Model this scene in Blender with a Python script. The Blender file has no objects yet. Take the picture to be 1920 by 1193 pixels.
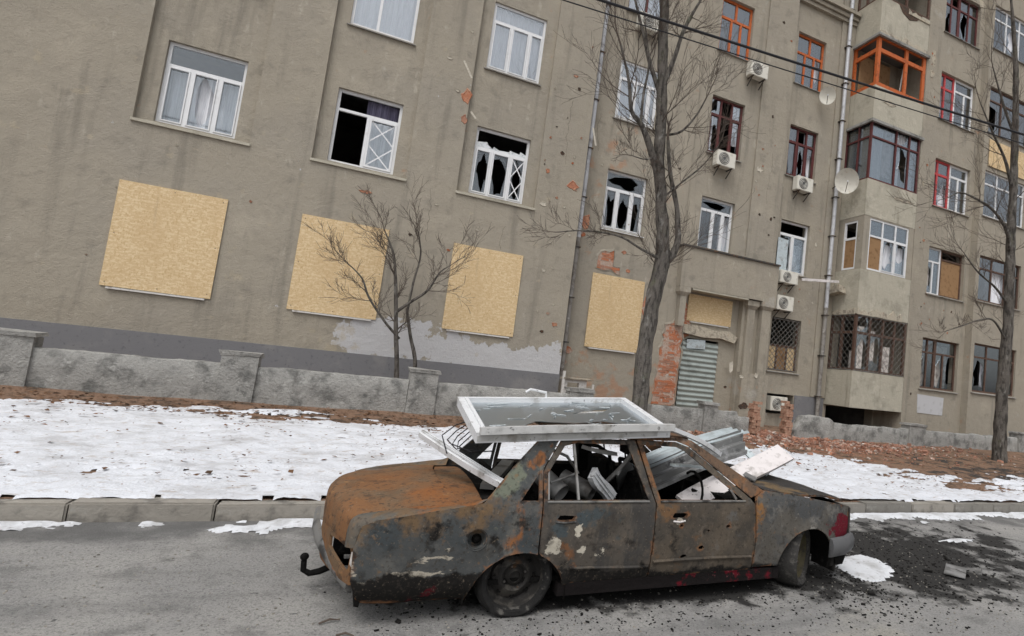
import bpy, bmesh, math, random
from mathutils import Vector, Matrix, noise
from mathutils.geometry import delaunay_2d_cdt
random.seed(11)
S = bpy.context.scene
COL = S.collection
R = math.radians

# ------------------------------------------------------------------ camera
cam = bpy.data.cameras.new('camera')
cam.sensor_width = 36.0
cam.lens = 36.0 * 1090 / 1920
cam.shift_x = -270 / 1920
cam.shift_y = 0.0
cam.clip_start = 0.05
cam.clip_end = 600
co = bpy.data.objects.new('camera', cam)
COL.objects.link(co)
right = Vector((0.88876918, -0.44451466, 0.11178584))
up = Vector((-0.14004647, -0.03113402, 0.98965532))
fwd = Vector((0.43643595, 0.89523036, 0.08992367))
co.matrix_world = Matrix(((right.x, up.x, -fwd.x, 0.0), (right.y, up.y, -fwd.y, 0.0),
                          (right.z, up.z, -fwd.z, 1.78), (0, 0, 0, 1)))
S.camera = co

# ------------------------------------------------------------------ sky, sun, exposure (overcast winter day)
SUN_EL, SUN_AZ = 60.0, 215.0          # azimuth measured from +Y clockwise: behind the camera, to the left
wd = bpy.data.worlds.new('World')
S.world = wd
wd.use_nodes = True
wn = wd.node_tree
wn.nodes.clear()
sky = wn.nodes.new('ShaderNodeTexSky')
sky.sky_type = 'NISHITA'
sky.sun_disc = False
sky.sun_elevation = R(SUN_EL)
sky.sun_rotation = R(SUN_AZ)
sky.air_density = 1.0
sky.dust_density = 4.0
sky.ozone_density = 1.0
hs = wn.nodes.new('ShaderNodeHueSaturation')
hs.inputs['Saturation'].default_value = 0.22
bg = wn.nodes.new('ShaderNodeBackground')
bg.inputs['Strength'].default_value = 0.15
wo = wn.nodes.new('ShaderNodeOutputWorld')
wn.links.new(sky.outputs[0], hs.inputs['Color'])
wn.links.new(hs.outputs[0], bg.inputs['Color'])
wn.links.new(bg.outputs[0], wo.inputs['Surface'])
sl = bpy.data.lights.new('sun', 'SUN')
sl.energy = 0.8
sl.angle = R(35)
sl.color = (1.0, 0.975, 0.94)
so = bpy.data.objects.new('sun', sl)
COL.objects.link(so)
sd = Vector((math.sin(R(SUN_AZ)) * math.cos(R(SUN_EL)), math.cos(R(SUN_AZ)) * math.cos(R(SUN_EL)), math.sin(R(SUN_EL))))
so.rotation_euler = sd.to_track_quat('Z', 'Y').to_euler()
so.location = sd * 60
vs = S.view_settings
vs.view_transform = 'Standard'
vs.look = 'None'
vs.exposure = 0.2
vs.gamma = 1.0
S.render.engine = 'CYCLES'
S.cycles.max_bounces = 6
S.cycles.transparent_max_bounces = 12

# ------------------------------------------------------------------ material helpers
def new_mat(name):
    m = bpy.data.materials.new(name)
    m.use_nodes = True
    return m, m.node_tree, m.node_tree.nodes['Principled BSDF']

def mixc(nt, fac, a, b):
    n = nt.nodes.new('ShaderNodeMix')
    n.data_type = 'RGBA'
    if isinstance(fac, float): n.inputs[0].default_value = fac
    else: nt.links.new(fac, n.inputs[0])
    for i, c in ((6, a), (7, b)):
        if isinstance(c, tuple): n.inputs[i].default_value = (*c, 1) if len(c) == 3 else c
        else: nt.links.new(c, n.inputs[i])
    return n.outputs[2]

def math_n(nt, op, a, b=None, clamp=False):
    n = nt.nodes.new('ShaderNodeMath')
    n.operation = op
    n.use_clamp = clamp
    for i, v in enumerate((a, b)):
        if v is None: continue
        if isinstance(v, (int, float)): n.inputs[i].default_value = v
        else: nt.links.new(v, n.inputs[i])
    return n.outputs[0]

def maprange(nt, v, a, b, c=0.0, d=1.0, smooth=True):
    n = nt.nodes.new('ShaderNodeMapRange')
    n.interpolation_type = 'SMOOTHSTEP' if smooth else 'LINEAR'
    n.clamp = True
    nt.links.new(v, n.inputs[0])
    for i, x in enumerate((a, b, c, d)): n.inputs[1 + i].default_value = x
    return n.outputs[0]

def noise_n(nt, co_, scale, stretch=(1, 1, 1), off=0.0, detail=6.0, rough=0.6):
    mp = nt.nodes.new('ShaderNodeMapping')
    mp.inputs['Scale'].default_value = stretch
    mp.inputs['Location'].default_value = (off * 1.7, off * 0.9, off * 2.3)
    nt.links.new(co_, mp.inputs[0])
    n = nt.nodes.new('ShaderNodeTexNoise')
    n.inputs['Scale'].default_value = scale
    n.inputs['Detail'].default_value = detail
    n.inputs['Roughness'].default_value = rough
    nt.links.new(mp.outputs[0], n.inputs['Vector'])
    return n.outputs[0]

def layered(name, base, layers=(), rough=0.85, metal=0.0, bump=(), spec=0.3, vary=None):
    """base colour plus stains: each layer dict(c, s, lo, hi, st, off, k, blob=[(x,y,z,r,k)], grad=[(axis,a,b,k)])"""
    m, nt, p = new_mat(name)
    tc = nt.nodes.new('ShaderNodeTexCoord').outputs['Object']
    sep = nt.nodes.new('ShaderNodeSeparateXYZ')
    nt.links.new(tc, sep.inputs[0])
    col = base
    if vary:                                       # each piece its own tint
        oi = nt.nodes.new('ShaderNodeObjectInfo')
        col = mixc(nt, oi.outputs['Random'], base, vary)
    for i, L in enumerate(layers):
        v = noise_n(nt, tc, L.get('s', 2.0), L.get('st', (1, 1, 1)), L.get('off', i * 3.1 + 1), L.get('d', 6.0), L.get('r', 0.6))
        amp = L.get('amp', 2.0 if L.get('blob') else 1.0)
        if amp != 1.0: v = math_n(nt, 'ADD', math_n(nt, 'MULTIPLY', v, amp), 0.5 - 0.5 * amp)
        for (bx, by, bz, br, bk) in L.get('blob', ()):
            vm = nt.nodes.new('ShaderNodeVectorMath')
            vm.operation = 'DISTANCE'
            nt.links.new(tc, vm.inputs[0])
            vm.inputs[1].default_value = (bx, by, bz)
            q = maprange(nt, vm.outputs['Value'], 0.0, br, bk, 0.0, smooth=False)
            v = math_n(nt, 'ADD', v, q)
        for (ax, a, b, k) in L.get('grad', ()):
            q = maprange(nt, sep.outputs[ax], a, b, 0.0, k, smooth=False)
            v = math_n(nt, 'ADD', v, q)
        if L.get('edge'):
            an = nt.nodes.new('ShaderNodeAttribute'); an.attribute_name = 'edge'
            v = math_n(nt, 'ADD', v, math_n(nt, 'MULTIPLY', an.outputs['Fac'], L['edge']))
        msk = maprange(nt, v, L['lo'], L['hi'], 0.0, L.get('k', 1.0))
        col = mixc(nt, msk, col, L['c'])
    if isinstance(col, tuple): p.inputs['Base Color'].default_value = (*col, 1)
    else: nt.links.new(col, p.inputs['Base Color'])
    p.inputs['Roughness'].default_value = rough
    p.inputs['Metallic'].default_value = metal
    p.inputs['Specular IOR Level'].default_value = spec
    prev = None
    for (s, st, dist) in bump:
        h = noise_n(nt, tc, s, (1, 1, 1), s, 5.0, 0.65)
        b = nt.nodes.new('ShaderNodeBump')
        b.inputs['Strength'].default_value = st
        b.inputs['Distance'].default_value = dist
        nt.links.new(h, b.inputs['Height'])
        if prev: nt.links.new(prev, b.inputs['Normal'])
        prev = b.outputs[0]
    if prev: nt.links.new(prev, p.inputs['Normal'])
    return m

def glass_mat(name, tint, refl, rough=0.03):
    m = bpy.data.materials.new(name)
    m.use_nodes = True
    nt = m.node_tree
    nt.nodes.clear()
    o = nt.nodes.new('ShaderNodeOutputMaterial')
    t = nt.nodes.new('ShaderNodeBsdfTransparent')
    t.inputs[0].default_value = (*tint, 1)
    g = nt.nodes.new('ShaderNodeBsdfGlossy')
    g.inputs['Color'].default_value = (0.9, 0.94, 0.97, 1)
    g.inputs['Roughness'].default_value = rough
    lw = nt.nodes.new('ShaderNodeLayerWeight')
    lw.inputs[0].default_value = 0.35
    f = math_n(nt, 'MULTIPLY', lw.outputs['Fresnel'], 0.8)
    f = math_n(nt, 'ADD', f, refl, True)
    mx = nt.nodes.new('ShaderNodeMixShader')
    nt.links.new(f, mx.inputs[0])
    nt.links.new(t.outputs[0], mx.inputs[1])
    nt.links.new(g.outputs[0], mx.inputs[2])
    nt.links.new(mx.outputs[0], o.inputs[0])
    return m

M = {}
# --- masonry
PL = (0.345, 0.31, 0.25)
pl_common = [
    dict(c=(0.325, 0.295, 0.245), s=0.5, lo=0.42, hi=0.68, k=0.8),
    dict(c=(0.42, 0.375, 0.3), s=0.9, lo=0.52, hi=0.72, k=0.6),
    dict(c=(0.22, 0.2, 0.165), s=1.7, st=(1.6, 1.6, 0.14), lo=0.52, hi=0.74, k=0.75),
    dict(c=(0.23, 0.21, 0.175), s=2.6, lo=0.54, hi=0.72, k=0.6, off=17),
    dict(c=(0.47, 0.43, 0.36), s=3.3, st=(1.2, 1.2, 0.5), lo=0.6, hi=0.74, k=0.6, off=27),
    dict(c=(0.27, 0.245, 0.2), s=38, lo=0.52, hi=0.75, k=0.5),
    dict(c=(0.55, 0.5, 0.42), s=60, lo=0.62, hi=0.8, k=0.5),
]
pbump = ((55, 0.55, 0.03), (9, 0.3, 0.05), (1.2, 0.25, 0.2))
M['plaster'] = layered('rough_plaster', PL, pl_common + [
    dict(c=(0.40, 0.235, 0.15), s=2.2, lo=0.80, hi=1.05, k=0.75, blob=[(6.0, 16.5, 8.5, 1.5, 0.42), (5.6, 16.5, 6.9, 0.9, 0.4), (6.6, 16.5, 1.0, 1.9, 0.5), (8.9, 16.5, 1.4, 1.6, 0.5), (5.3, 16.5, 5.4, 0.9, 0.32), (11.6, 16.5, 1.0, 1.0, 0.35)]),
    dict(c=(0.42, 0.40, 0.36), s=1.1, lo=0.80, hi=0.98, k=0.5, blob=[(13.2, 16.7, 5.0, 1.6, 0.25), (11.9, 16.4, 1.2, 1.6, 0.4)]),
], 0.95, 0, pbump)
M['plaster_front'] = layered('plaster_over_painted_base', PL, pl_common + [
    dict(c=(0.53, 0.53, 0.54), s=3.4, lo=0.84, hi=0.92, k=0.9, amp=1.6,
         blob=[(-0.25, 15.85, 1.8, 0.8, 0.72), (0.4, 15.85, 1.78, 0.95, 0.75), (1.25, 15.85, 1.8, 0.95, 0.75), (2.1, 15.85, 1.65, 0.85, 0.75), (2.9, 15.85, 1.6, 0.75, 0.75), (3.6, 15.85, 1.62, 0.7, 0.75), (4.25, 15.85, 1.65, 0.75, 0.75), (4.8, 15.85, 1.68, 0.7, 0.75)]),
    dict(c=(0.43, 0.37, 0.27), s=3.0, lo=0.75, hi=0.95, k=0.5, blob=[(-0.7, 15.85, 1.6, 0.8, 0.45)]),
], 0.95, 0, pbump)
M['base_paint'] = layered('grey_base_paint', (0.18, 0.18, 0.188), [
    dict(c=(0.24, 0.235, 0.23), s=2, lo=0.5, hi=0.7, k=0.7), dict(c=(0.08, 0.08, 0.085), s=12, lo=0.55, hi=0.75, k=0.6)], 0.9, 0, ((30, 0.3, 0.02),))
M['plaster_pale'] = layered('pale_loggia_plaster', (0.46, 0.43, 0.35), [
    dict(c=(0.31, 0.29, 0.235), s=1.4, lo=0.48, hi=0.68, k=0.8), dict(c=(0.58, 0.54, 0.45), s=2.4, lo=0.55, hi=0.72, k=0.6),
    dict(c=(0.2, 0.18, 0.14), s=2.5, st=(1.5, 1.5, 0.2), lo=0.56, hi=0.78, k=0.6), dict(c=(0.24, 0.22, 0.18), s=40, lo=0.55, hi=0.75, k=0.5)], 0.95, 0, pbump)
M['broken_plaster'] = layered('broken_plaster_edge', (0.48, 0.43, 0.34), [
    dict(c=(0.26, 0.23, 0.19), s=6, lo=0.48, hi=0.65), dict(c=(0.36, 0.19, 0.12), s=4, lo=0.6, hi=0.75, k=0.6)], 0.95, 0, ((18, 0.8, 0.05),))
M['concrete'] = layered('garden_wall_concrete', (0.34, 0.335, 0.315), [
    dict(c=(0.14, 0.14, 0.132), s=3, lo=0.45, hi=0.68, k=0.9), dict(c=(0.46, 0.455, 0.43), s=7, lo=0.55, hi=0.72, k=0.7),
    dict(c=(0.06, 0.062, 0.06), s=4, lo=0.62, hi=0.75, k=0.7), dict(c=(0.12, 0.115, 0.1), s=40, lo=0.55, hi=0.75, k=0.6)], 0.95, 0, ((24, 0.8, 0.05), (5, 0.4, 0.06)))
M['kerb'] = layered('kerb_concrete', (0.33, 0.305, 0.265), [
    dict(c=(0.15, 0.14, 0.125), s=4, lo=0.45, hi=0.65), dict(c=(0.34, 0.33, 0.3), s=14, lo=0.55, hi=0.75, k=0.6)], 0.95, 0, ((30, 0.5, 0.02),), vary=(0.2, 0.19, 0.17))
M['brick'] = layered('old_red_brick', (0.47, 0.165, 0.08), [
    dict(c=(0.5, 0.28, 0.18), s=5, lo=0.45, hi=0.7), dict(c=(0.22, 0.09, 0.06), s=16, lo=0.55, hi=0.7, k=0.7), dict(c=(0.55, 0.46, 0.38), s=4, off=8, lo=0.60, hi=0.72, k=0.7)],
    0.95, 0, ((40, 0.6, 0.02),), vary=(0.36, 0.2, 0.14))
M['brick_dusty'] = layered('dusty_old_brick', (0.36, 0.2, 0.135), [dict(c=(0.44, 0.3, 0.22), s=6, lo=0.45, hi=0.65), dict(c=(0.2, 0.11, 0.08), s=14, lo=0.54, hi=0.7, k=0.7), dict(c=(0.5, 0.46, 0.41), s=5, off=8, lo=0.56, hi=0.68, k=0.8)], 0.95, 0, ((40, 0.6, 0.02),), vary=(0.34, 0.17, 0.11))
M['mortar'] = layered('brick_bed_mortar', (0.46, 0.34, 0.27), [
    dict(c=(0.46, 0.17, 0.085), s=3, lo=0.42, hi=0.58), dict(c=(0.5, 0.46, 0.41), s=9, lo=0.55, hi=0.7), dict(c=(0.16, 0.11, 0.09), s=14, lo=0.62, hi=0.75)], 0.95, 0, ((26, 0.9, 0.04),))
M['plaster_patch'] = layered('smooth_grey_render', (0.52, 0.52, 0.53), [dict(c=(0.42, 0.42, 0.42), s=3, lo=0.5, hi=0.7)], 0.95)
M['pit_dark'] = layered('dark_pit', (0.06, 0.045, 0.035), [dict(c=(0.2, 0.1, 0.06), s=30, lo=0.5, hi=0.7)], 0.95)
M['pit_pale'] = layered('pale_chip', (0.56, 0.52, 0.44), [dict(c=(0.35, 0.3, 0.24), s=30, lo=0.5, hi=0.7)], 0.95)
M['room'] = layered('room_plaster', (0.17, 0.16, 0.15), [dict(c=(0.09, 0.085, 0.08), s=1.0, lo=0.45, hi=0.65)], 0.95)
M['osb'] = layered('osb_board', (0.62, 0.455, 0.255), [
    dict(c=(0.70, 0.55, 0.34), s=9, st=(1, 1, 2.4), lo=0.46, hi=0.6, d=2.0), dict(c=(0.50, 0.335, 0.16), s=15, st=(2.2, 1, 1), lo=0.54, hi=0.66, off=5, d=2.0, k=0.7),
    dict(c=(0.75, 0.62, 0.41), s=24, st=(1, 1, 2), lo=0.58, hi=0.66, off=9, d=2.0, k=0.7), dict(c=(0.55, 0.39, 0.21), s=1.3, lo=0.48, hi=0.7, k=0.5), dict(c=(0.45, 0.33, 0.2), s=2.0, st=(2, 2, 0.25), lo=0.6, hi=0.75, k=0.5, off=19)], 0.8, 0, ((60, 0.25, 0.01),), vary=(0.58, 0.43, 0.25))
M['osb_edge'] = layered('osb_edge', (0.4, 0.26, 0.13), [], 0.85)
# --- joinery
M['pvc'] = layered('white_window_profile', (0.74, 0.75, 0.76), [dict(c=(0.55, 0.55, 0.54), s=5, lo=0.52, hi=0.75, k=0.5)], 0.45)
M['orange'] = layered('orange_paint', (0.50, 0.125, 0.035), [dict(c=(0.27, 0.07, 0.025), s=8, lo=0.5, hi=0.7), dict(c=(0.6, 0.3, 0.16), s=18, lo=0.64, hi=0.74, k=0.6)], 0.6)
M['redwood'] = layered('dark_red_paint', (0.115, 0.034, 0.033), [dict(c=(0.07, 0.025, 0.022), s=8, lo=0.5, hi=0.7), dict(c=(0.26, 0.13, 0.1), s=20, lo=0.64, hi=0.75, k=0.6)], 0.6)
M['brightred'] = layered('faded_red_paint', (0.52, 0.07, 0.075), [dict(c=(0.38, 0.06, 0.06), s=8, lo=0.5, hi=0.7), dict(c=(0.6, 0.3, 0.28), s=20, lo=0.64, hi=0.75, k=0.6)], 0.6)
M['brown'] = layered('brown_wood', (0.095, 0.055, 0.04), [dict(c=(0.16, 0.1, 0.075), s=10, lo=0.5, hi=0.7)], 0.7)
M['whitewood'] = layered('flaking_white_paint', (0.6, 0.58, 0.55), [dict(c=(0.3, 0.26, 0.22), s=12, lo=0.55, hi=0.7, k=0.7)], 0.7)
M['tape'] = layered('white_tape', (0.78, 0.79, 0.8), [], 0.6)
M['glass'] = glass_mat('window_glass', (0.93, 0.95, 0.96), 0.06)
M['glass_sky'] = glass_mat('bluish_window_glass', (0.96, 0.97, 0.98), 0.17)
M['curtain'] = layered('white_curtain', (0.82, 0.83, 0.86), [dict(c=(0.62, 0.63, 0.68), s=6, st=(6, 6, 0.3), lo=0.45, hi=0.65, k=0.8)], 0.95)
M['curtain_violet'] = layered('violet_curtain', (0.16, 0.15, 0.22), [dict(c=(0.08, 0.075, 0.12), s=6, st=(6, 6, 0.3), lo=0.45, hi=0.65)], 0.95)
M['rag'] = layered('pale_cloth', (0.66, 0.62, 0.58), [dict(c=(0.3, 0.27, 0.25), s=5, lo=0.5, hi=0.65)], 0.95)
M['sill'] = layered('sheet_metal_sill', (0.3, 0.29, 0.27), [dict(c=(0.17, 0.15, 0.13), s=6, lo=0.5, hi=0.7)], 0.6, 0.2)
M['ply'] = layered('brown_board', (0.3, 0.18, 0.09), [dict(c=(0.2, 0.11, 0.05), s=6, lo=0.5, hi=0.7)], 0.8)
# --- metal and fittings
M['pipe'] = layered('zinc_pipe', (0.52, 0.53, 0.55), [dict(c=(0.33, 0.33, 0.34), s=3, lo=0.5, hi=0.7), dict(c=(0.66, 0.66, 0.67), s=9, lo=0.6, hi=0.7), dict(c=(0.3, 0.2, 0.14), s=6, lo=0.62, hi=0.72, k=0.6)], 0.5, 0.25)
M['pipe_old'] = layered('weathered_pipe', (0.27, 0.255, 0.235), [dict(c=(0.16, 0.14, 0.12), s=5, lo=0.48, hi=0.66), dict(c=(0.42, 0.41, 0.39), s=8, lo=0.6, hi=0.7)], 0.7, 0.1)
M['ac'] = layered('air_conditioner_casing', (0.66, 0.64, 0.57), [dict(c=(0.5, 0.47, 0.4), s=5, lo=0.5, hi=0.7), dict(c=(0.3, 0.26, 0.2), s=14, lo=0.66, hi=0.78, k=0.6)], 0.5)
M['ac_dark'] = layered('air_conditioner_grille', (0.09, 0.09, 0.088), [dict(c=(0.16, 0.16, 0.155), s=12, lo=0.5, hi=0.7)], 0.6)
M['steel'] = layered('dark_bracket_steel', (0.07, 0.065, 0.06), [dict(c=(0.16, 0.09, 0.05), s=9, lo=0.52, hi=0.68)], 0.6, 0.3)
M['dish'] = layered('dish_paint', (0.62, 0.6, 0.53), [dict(c=(0.4, 0.25, 0.1), s=4, lo=0.78, hi=0.95, k=0.9, blob=[(15.05, 16.0, 9.35, 0.35, 0.45)]), dict(c=(0.45, 0.42, 0.36), s=6, lo=0.5, hi=0.7, k=0.6)], 0.6)
M['shutter'] = layered('grey_green_sheet_metal', (0.36, 0.40, 0.375), [dict(c=(0.26, 0.29, 0.27), s=2, lo=0.45, hi=0.65), dict(c=(0.45, 0.48, 0.46), s=7, lo=0.58, hi=0.7, k=0.6)], 0.5, 0.3)
M['cable'] = layered('black_cable', (0.022, 0.022, 0.025), [], 0.7)
M['grille'] = layered('grille_bar_paint', (0.2, 0.195, 0.18), [dict(c=(0.1, 0.07, 0.05), s=12, lo=0.5, hi=0.65)], 0.7)
# --- ground
M['snow'] = layered('old_snow', (0.67, 0.69, 0.73), [dict(c=(0.46, 0.46, 0.47), s=2.2, lo=0.45, hi=0.70, k=0.8), dict(c=(0.42, 0.37, 0.33), s=7, st=(1, 2, 1), lo=0.55, hi=0.70, k=0.75), dict(c=(0.3, 0.25, 0.21), s=26, lo=0.62, hi=0.72, k=0.8)], 0.75, 0, ((26, 0.4, 0.03), (6, 0.35, 0.08)), spec=0.2)
M['slush'] = layered('dirty_slush', (0.66, 0.675, 0.70), [dict(c=(0.42, 0.42, 0.42), s=4, lo=0.46, hi=0.68, k=0.8), dict(c=(0.2, 0.19, 0.18), s=18, lo=0.58, hi=0.7, k=0.8)], 0.7, 0, ((26, 0.5, 0.03),), spec=0.2)
M['soil'] = layered('verge_soil_and_leaf_litter', (0.24, 0.15, 0.1), [
    dict(c=(0.085, 0.062, 0.045), s=3, lo=0.45, hi=0.65), dict(c=(0.27, 0.165, 0.105), s=9, lo=0.5, hi=0.68), dict(c=(0.32, 0.14, 0.08), s=4, lo=0.85, hi=1.05, k=0.85, blob=[(11.5, 12.3, 0.3, 4.0, 0.55)]),
    dict(c=(0.05, 0.04, 0.032), s=26, lo=0.58, hi=0.72), dict(c=(0.055, 0.048, 0.042), s=2, lo=0.8, hi=1.0, blob=[(14.5, 8.8, 0.2, 4.5, 0.5)])], 0.98, 0, ((30, 0.8, 0.05), (8, 0.5, 0.08)))
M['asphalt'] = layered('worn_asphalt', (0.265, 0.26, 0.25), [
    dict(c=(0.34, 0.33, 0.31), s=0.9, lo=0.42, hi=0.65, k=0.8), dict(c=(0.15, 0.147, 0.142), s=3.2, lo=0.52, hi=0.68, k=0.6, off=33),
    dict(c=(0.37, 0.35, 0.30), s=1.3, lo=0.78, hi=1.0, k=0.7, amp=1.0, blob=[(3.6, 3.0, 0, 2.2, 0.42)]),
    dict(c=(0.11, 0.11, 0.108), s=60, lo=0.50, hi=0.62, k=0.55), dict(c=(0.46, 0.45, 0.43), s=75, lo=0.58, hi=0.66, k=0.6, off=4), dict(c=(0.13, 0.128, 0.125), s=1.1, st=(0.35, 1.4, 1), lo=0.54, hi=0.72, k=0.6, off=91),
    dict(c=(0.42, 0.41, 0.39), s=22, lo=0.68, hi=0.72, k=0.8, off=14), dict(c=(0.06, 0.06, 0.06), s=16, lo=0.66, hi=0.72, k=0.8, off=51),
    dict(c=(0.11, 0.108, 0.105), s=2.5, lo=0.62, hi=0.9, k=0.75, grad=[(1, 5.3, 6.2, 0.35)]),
    dict(c=(0.022, 0.021, 0.02), s=3.5, lo=0.74, hi=1.05, k=0.96, amp=1.7, blob=[(5.6, 5.0, 0, 2.0, 0.66), (4.0, 4.2, 0, 0.8, 0.5), (7.6, 4.9, 0, 2.2, 0.55), (2.2, 4.85, 0, 1.2, 0.8), (0.95, 4.9, 0, 1.1, 0.75), (3.3, 4.85, 0, 1.2, 0.8), (5.4, 4.1, 0, 1.0, 0.42), (1.6, 4.45, 0, 0.6, 0.5), (2.6, 4.4, 0, 0.6, 0.5)])],  # road soot; blobs beneath the car also paint its shade into the asphalt
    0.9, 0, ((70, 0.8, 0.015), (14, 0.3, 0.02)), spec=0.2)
M['leaf'] = layered('fallen_leaf', (0.16, 0.085, 0.045), [dict(c=(0.07, 0.045, 0.03), s=3, lo=0.45, hi=0.6), dict(c=(0.26, 0.13, 0.07), s=5, lo=0.55, hi=0.7)], 0.9)
M['ash'] = layered('charred_crumbs', (0.02, 0.019, 0.018), [dict(c=(0.07, 0.067, 0.063), s=9, lo=0.56, hi=0.7)], 0.95, spec=0.05)
M['rubble'] = layered('brick_rubble', (0.34, 0.18, 0.125), [dict(c=(0.2, 0.11, 0.08), s=2, lo=0.45, hi=0.6), dict(c=(0.46, 0.4, 0.35), s=3.5, lo=0.52, hi=0.62), dict(c=(0.46, 0.2, 0.11), s=6, lo=0.55, hi=0.68)], 0.95, 0, ((30, 0.5, 0.02),))
M['bark'] = layered('tree_bark', (0.125, 0.112, 0.098), [
    dict(c=(0.045, 0.04, 0.035), s=9, st=(1.6, 1.6, 0.35), lo=0.45, hi=0.62), dict(c=(0.26, 0.25, 0.23), s=7, st=(1.3, 1.3, 0.5), lo=0.56, hi=0.72, k=0.8), dict(c=(0.10, 0.105, 0.06), s=3, lo=0.56, hi=0.72, k=0.5)], 0.95, 0, ((22, 1.0, 0.04), (7, 0.6, 0.05)))
M['twig'] = layered('twig_bark', (0.095, 0.075, 0.062), [dict(c=(0.12, 0.095, 0.075), s=5, lo=0.5, hi=0.65)], 0.95)
# --- burnt car
RUST, DRUST, ASH, BLUE, GREEN = (0.235, 0.094, 0.034), (0.115, 0.055, 0.03), (0.135, 0.13, 0.12), (0.05, 0.072, 0.085), (0.165, 0.18, 0.135)
SOOT, CREAM, RED = (0.014, 0.013, 0.012), (0.55, 0.5, 0.42), (0.17, 0.012, 0.02)
cb = ((60, 0.3, 0.006), (12, 0.35, 0.012))
fine = [dict(c=(0.19, 0.092, 0.045), s=8, lo=0.72, hi=0.98, k=0.85, amp=1.5, edge=0.34, off=71), dict(c=(0.018, 0.016, 0.015), s=12, lo=0.8, hi=0.98, k=0.8, amp=1.6, edge=0.3, off=81), dict(c=(0.045, 0.038, 0.032), s=34, lo=0.52, hi=0.7, k=0.75, off=21), dict(c=(0.22, 0.18, 0.135), s=55, lo=0.60, hi=0.7, k=0.5, off=31), dict(c=(0.03, 0.028, 0.026), s=9, lo=0.56, hi=0.72, k=0.6, off=61)]
deep = [dict(c=(0.03, 0.026, 0.022), s=2.6, lo=0.5, hi=0.74, k=0.6, off=101)]
M['car_deck'] = layered('rusted_trunk_metal', (0.19, 0.095, 0.045), [
    dict(c=(0.135, 0.10, 0.066), s=3.2, lo=0.40, hi=0.68, k=0.85), dict(c=RUST, s=2.4, lo=0.66, hi=1.0, amp=1.2, blob=[(0.55, 0.3, 0.75, 0.7, 0.38), (0.1, 0.9, 0.65, 0.45, 0.25)]),
    dict(c=ASH, s=3.8, lo=0.72, hi=1.0, k=0.8, amp=1.2, blob=[(0.3, 1.5, 0.7, 0.55, 0.36), (0.6, 1.1, 0.75, 0.4, 0.25), (0.12, 1.5, 0.6, 0.35, 0.3)]),
    dict(c=(0.08, 0.05, 0.032), s=5, lo=0.58, hi=0.72, k=0.8), dict(c=(0.34, 0.17, 0.07), s=9, lo=0.6, hi=0.72, k=0.7)] + deep + fine, 0.85, 0.0, cb, spec=0.12)
M['car_shoulder'] = layered('rusted_rear_shoulder_metal', (0.15, 0.10, 0.06), [dict(c=(0.105, 0.1, 0.088), s=4, lo=0.45, hi=0.6), dict(c=RUST, s=4, lo=0.72, hi=0.95, blob=[(0.8, 0.1, 0.8, 0.5, 0.35)]), dict(c=(0.115, 0.1, 0.082), s=5, lo=0.7, hi=0.95, k=0.8, blob=[(0.2, 0.08, 0.7, 0.3, 0.4)])] + deep + fine, 0.85, 0.0, cb, spec=0.12)
M['car_quarter'] = layered('scorched_quarter_metal', (0.075, 0.078, 0.077), [
    dict(c=(0.046, 0.054, 0.058), s=2.4, lo=0.44, hi=0.6, k=0.85), dict(c=(0.125, 0.122, 0.112), s=5, lo=0.52, hi=0.68, k=0.7),
    dict(c=(0.14, 0.135, 0.12), s=9, st=(1, 1, 0.12), lo=0.56, hi=0.7, k=0.6),
    dict(c=(0.155, 0.1, 0.055), s=4, lo=0.72, hi=0.98, k=0.9, blob=[(0.35, 0, 0.74, 0.35, 0.4), (0.65, 0, 0.76, 0.35, 0.42), (0.95, 0.1, 0.82, 0.3, 0.35)]),
    dict(c=GREEN, s=5, lo=0.8, hi=1.0, k=0.8, blob=[(1.08, 0.1, 1.02, 0.3, 0.45), (1.0, 0.1, 0.9, 0.2, 0.3)]),
    dict(c=RUST, s=6, st=(1, 1, 0.6), lo=0.84, hi=1.02, k=0.9, amp=1.6, blob=[(0.84, 0.05, 0.8, 0.2, 0.4), (1.14, 0.05, 0.72, 0.14, 0.36), (1.15, 0.05, 0.56, 0.13, 0.36), (1.24, 0.15, 1.0, 0.10, 0.5), (1.30, 0.15, 1.07, 0.08, 0.45), (1.38, 0.15, 1.17, 0.08, 0.45), (1.08, 0.03, 0.47, 0.12, 0.35), (0.3, 0, 0.4, 0.08, 0.3)]),
    dict(c=(0.2, 0.12, 0.06), s=14, lo=0.6, hi=0.72, k=0.6, off=40),
    dict(c=(0.42, 0.38, 0.31), s=13, st=(0.6, 1, 1.5), lo=0.96, hi=1.06, k=0.9, amp=2.4, blob=[(0.93, 0, 0.425, 0.10, 0.4), (0.5, 0, 0.34, 0.16, 0.42), (0.62, 0, 0.30, 0.16, 0.42), (0.35, 0, 0.31, 0.14, 0.38), (0.165, 0.08, 0.42, 0.07, 0.55), (0.165, 0.08, 0.36, 0.06, 0.5), (0.7, 0, 0.46, 0.12, 0.3), (0.25, 0, 0.28, 0.12, 0.35)]),
    dict(c=SOOT, s=6, lo=0.62, hi=0.8, amp=1.5, grad=[(2, 0.36, 0.22, 0.75)]),
    dict(c=(0.1, 0.008, 0.014), s=6, lo=1.0, hi=1.12, k=0.7, blob=[(0.45, 0.02, 0.2, 0.28, 0.45), (0.6, 0.0, 0.2, 0.2, 0.4)]),
    dict(c=(0.35, 0.06, 0.08), s=9, lo=0.95, hi=1.0, k=0.8, amp=1.0, blob=[(0.42, 0.0, 0.285, 0.045, 0.7), (0.6, 0.0, 0.28, 0.04, 0.7)])] + deep + fine, 0.85, 0.0, cb, spec=0.12)
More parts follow.
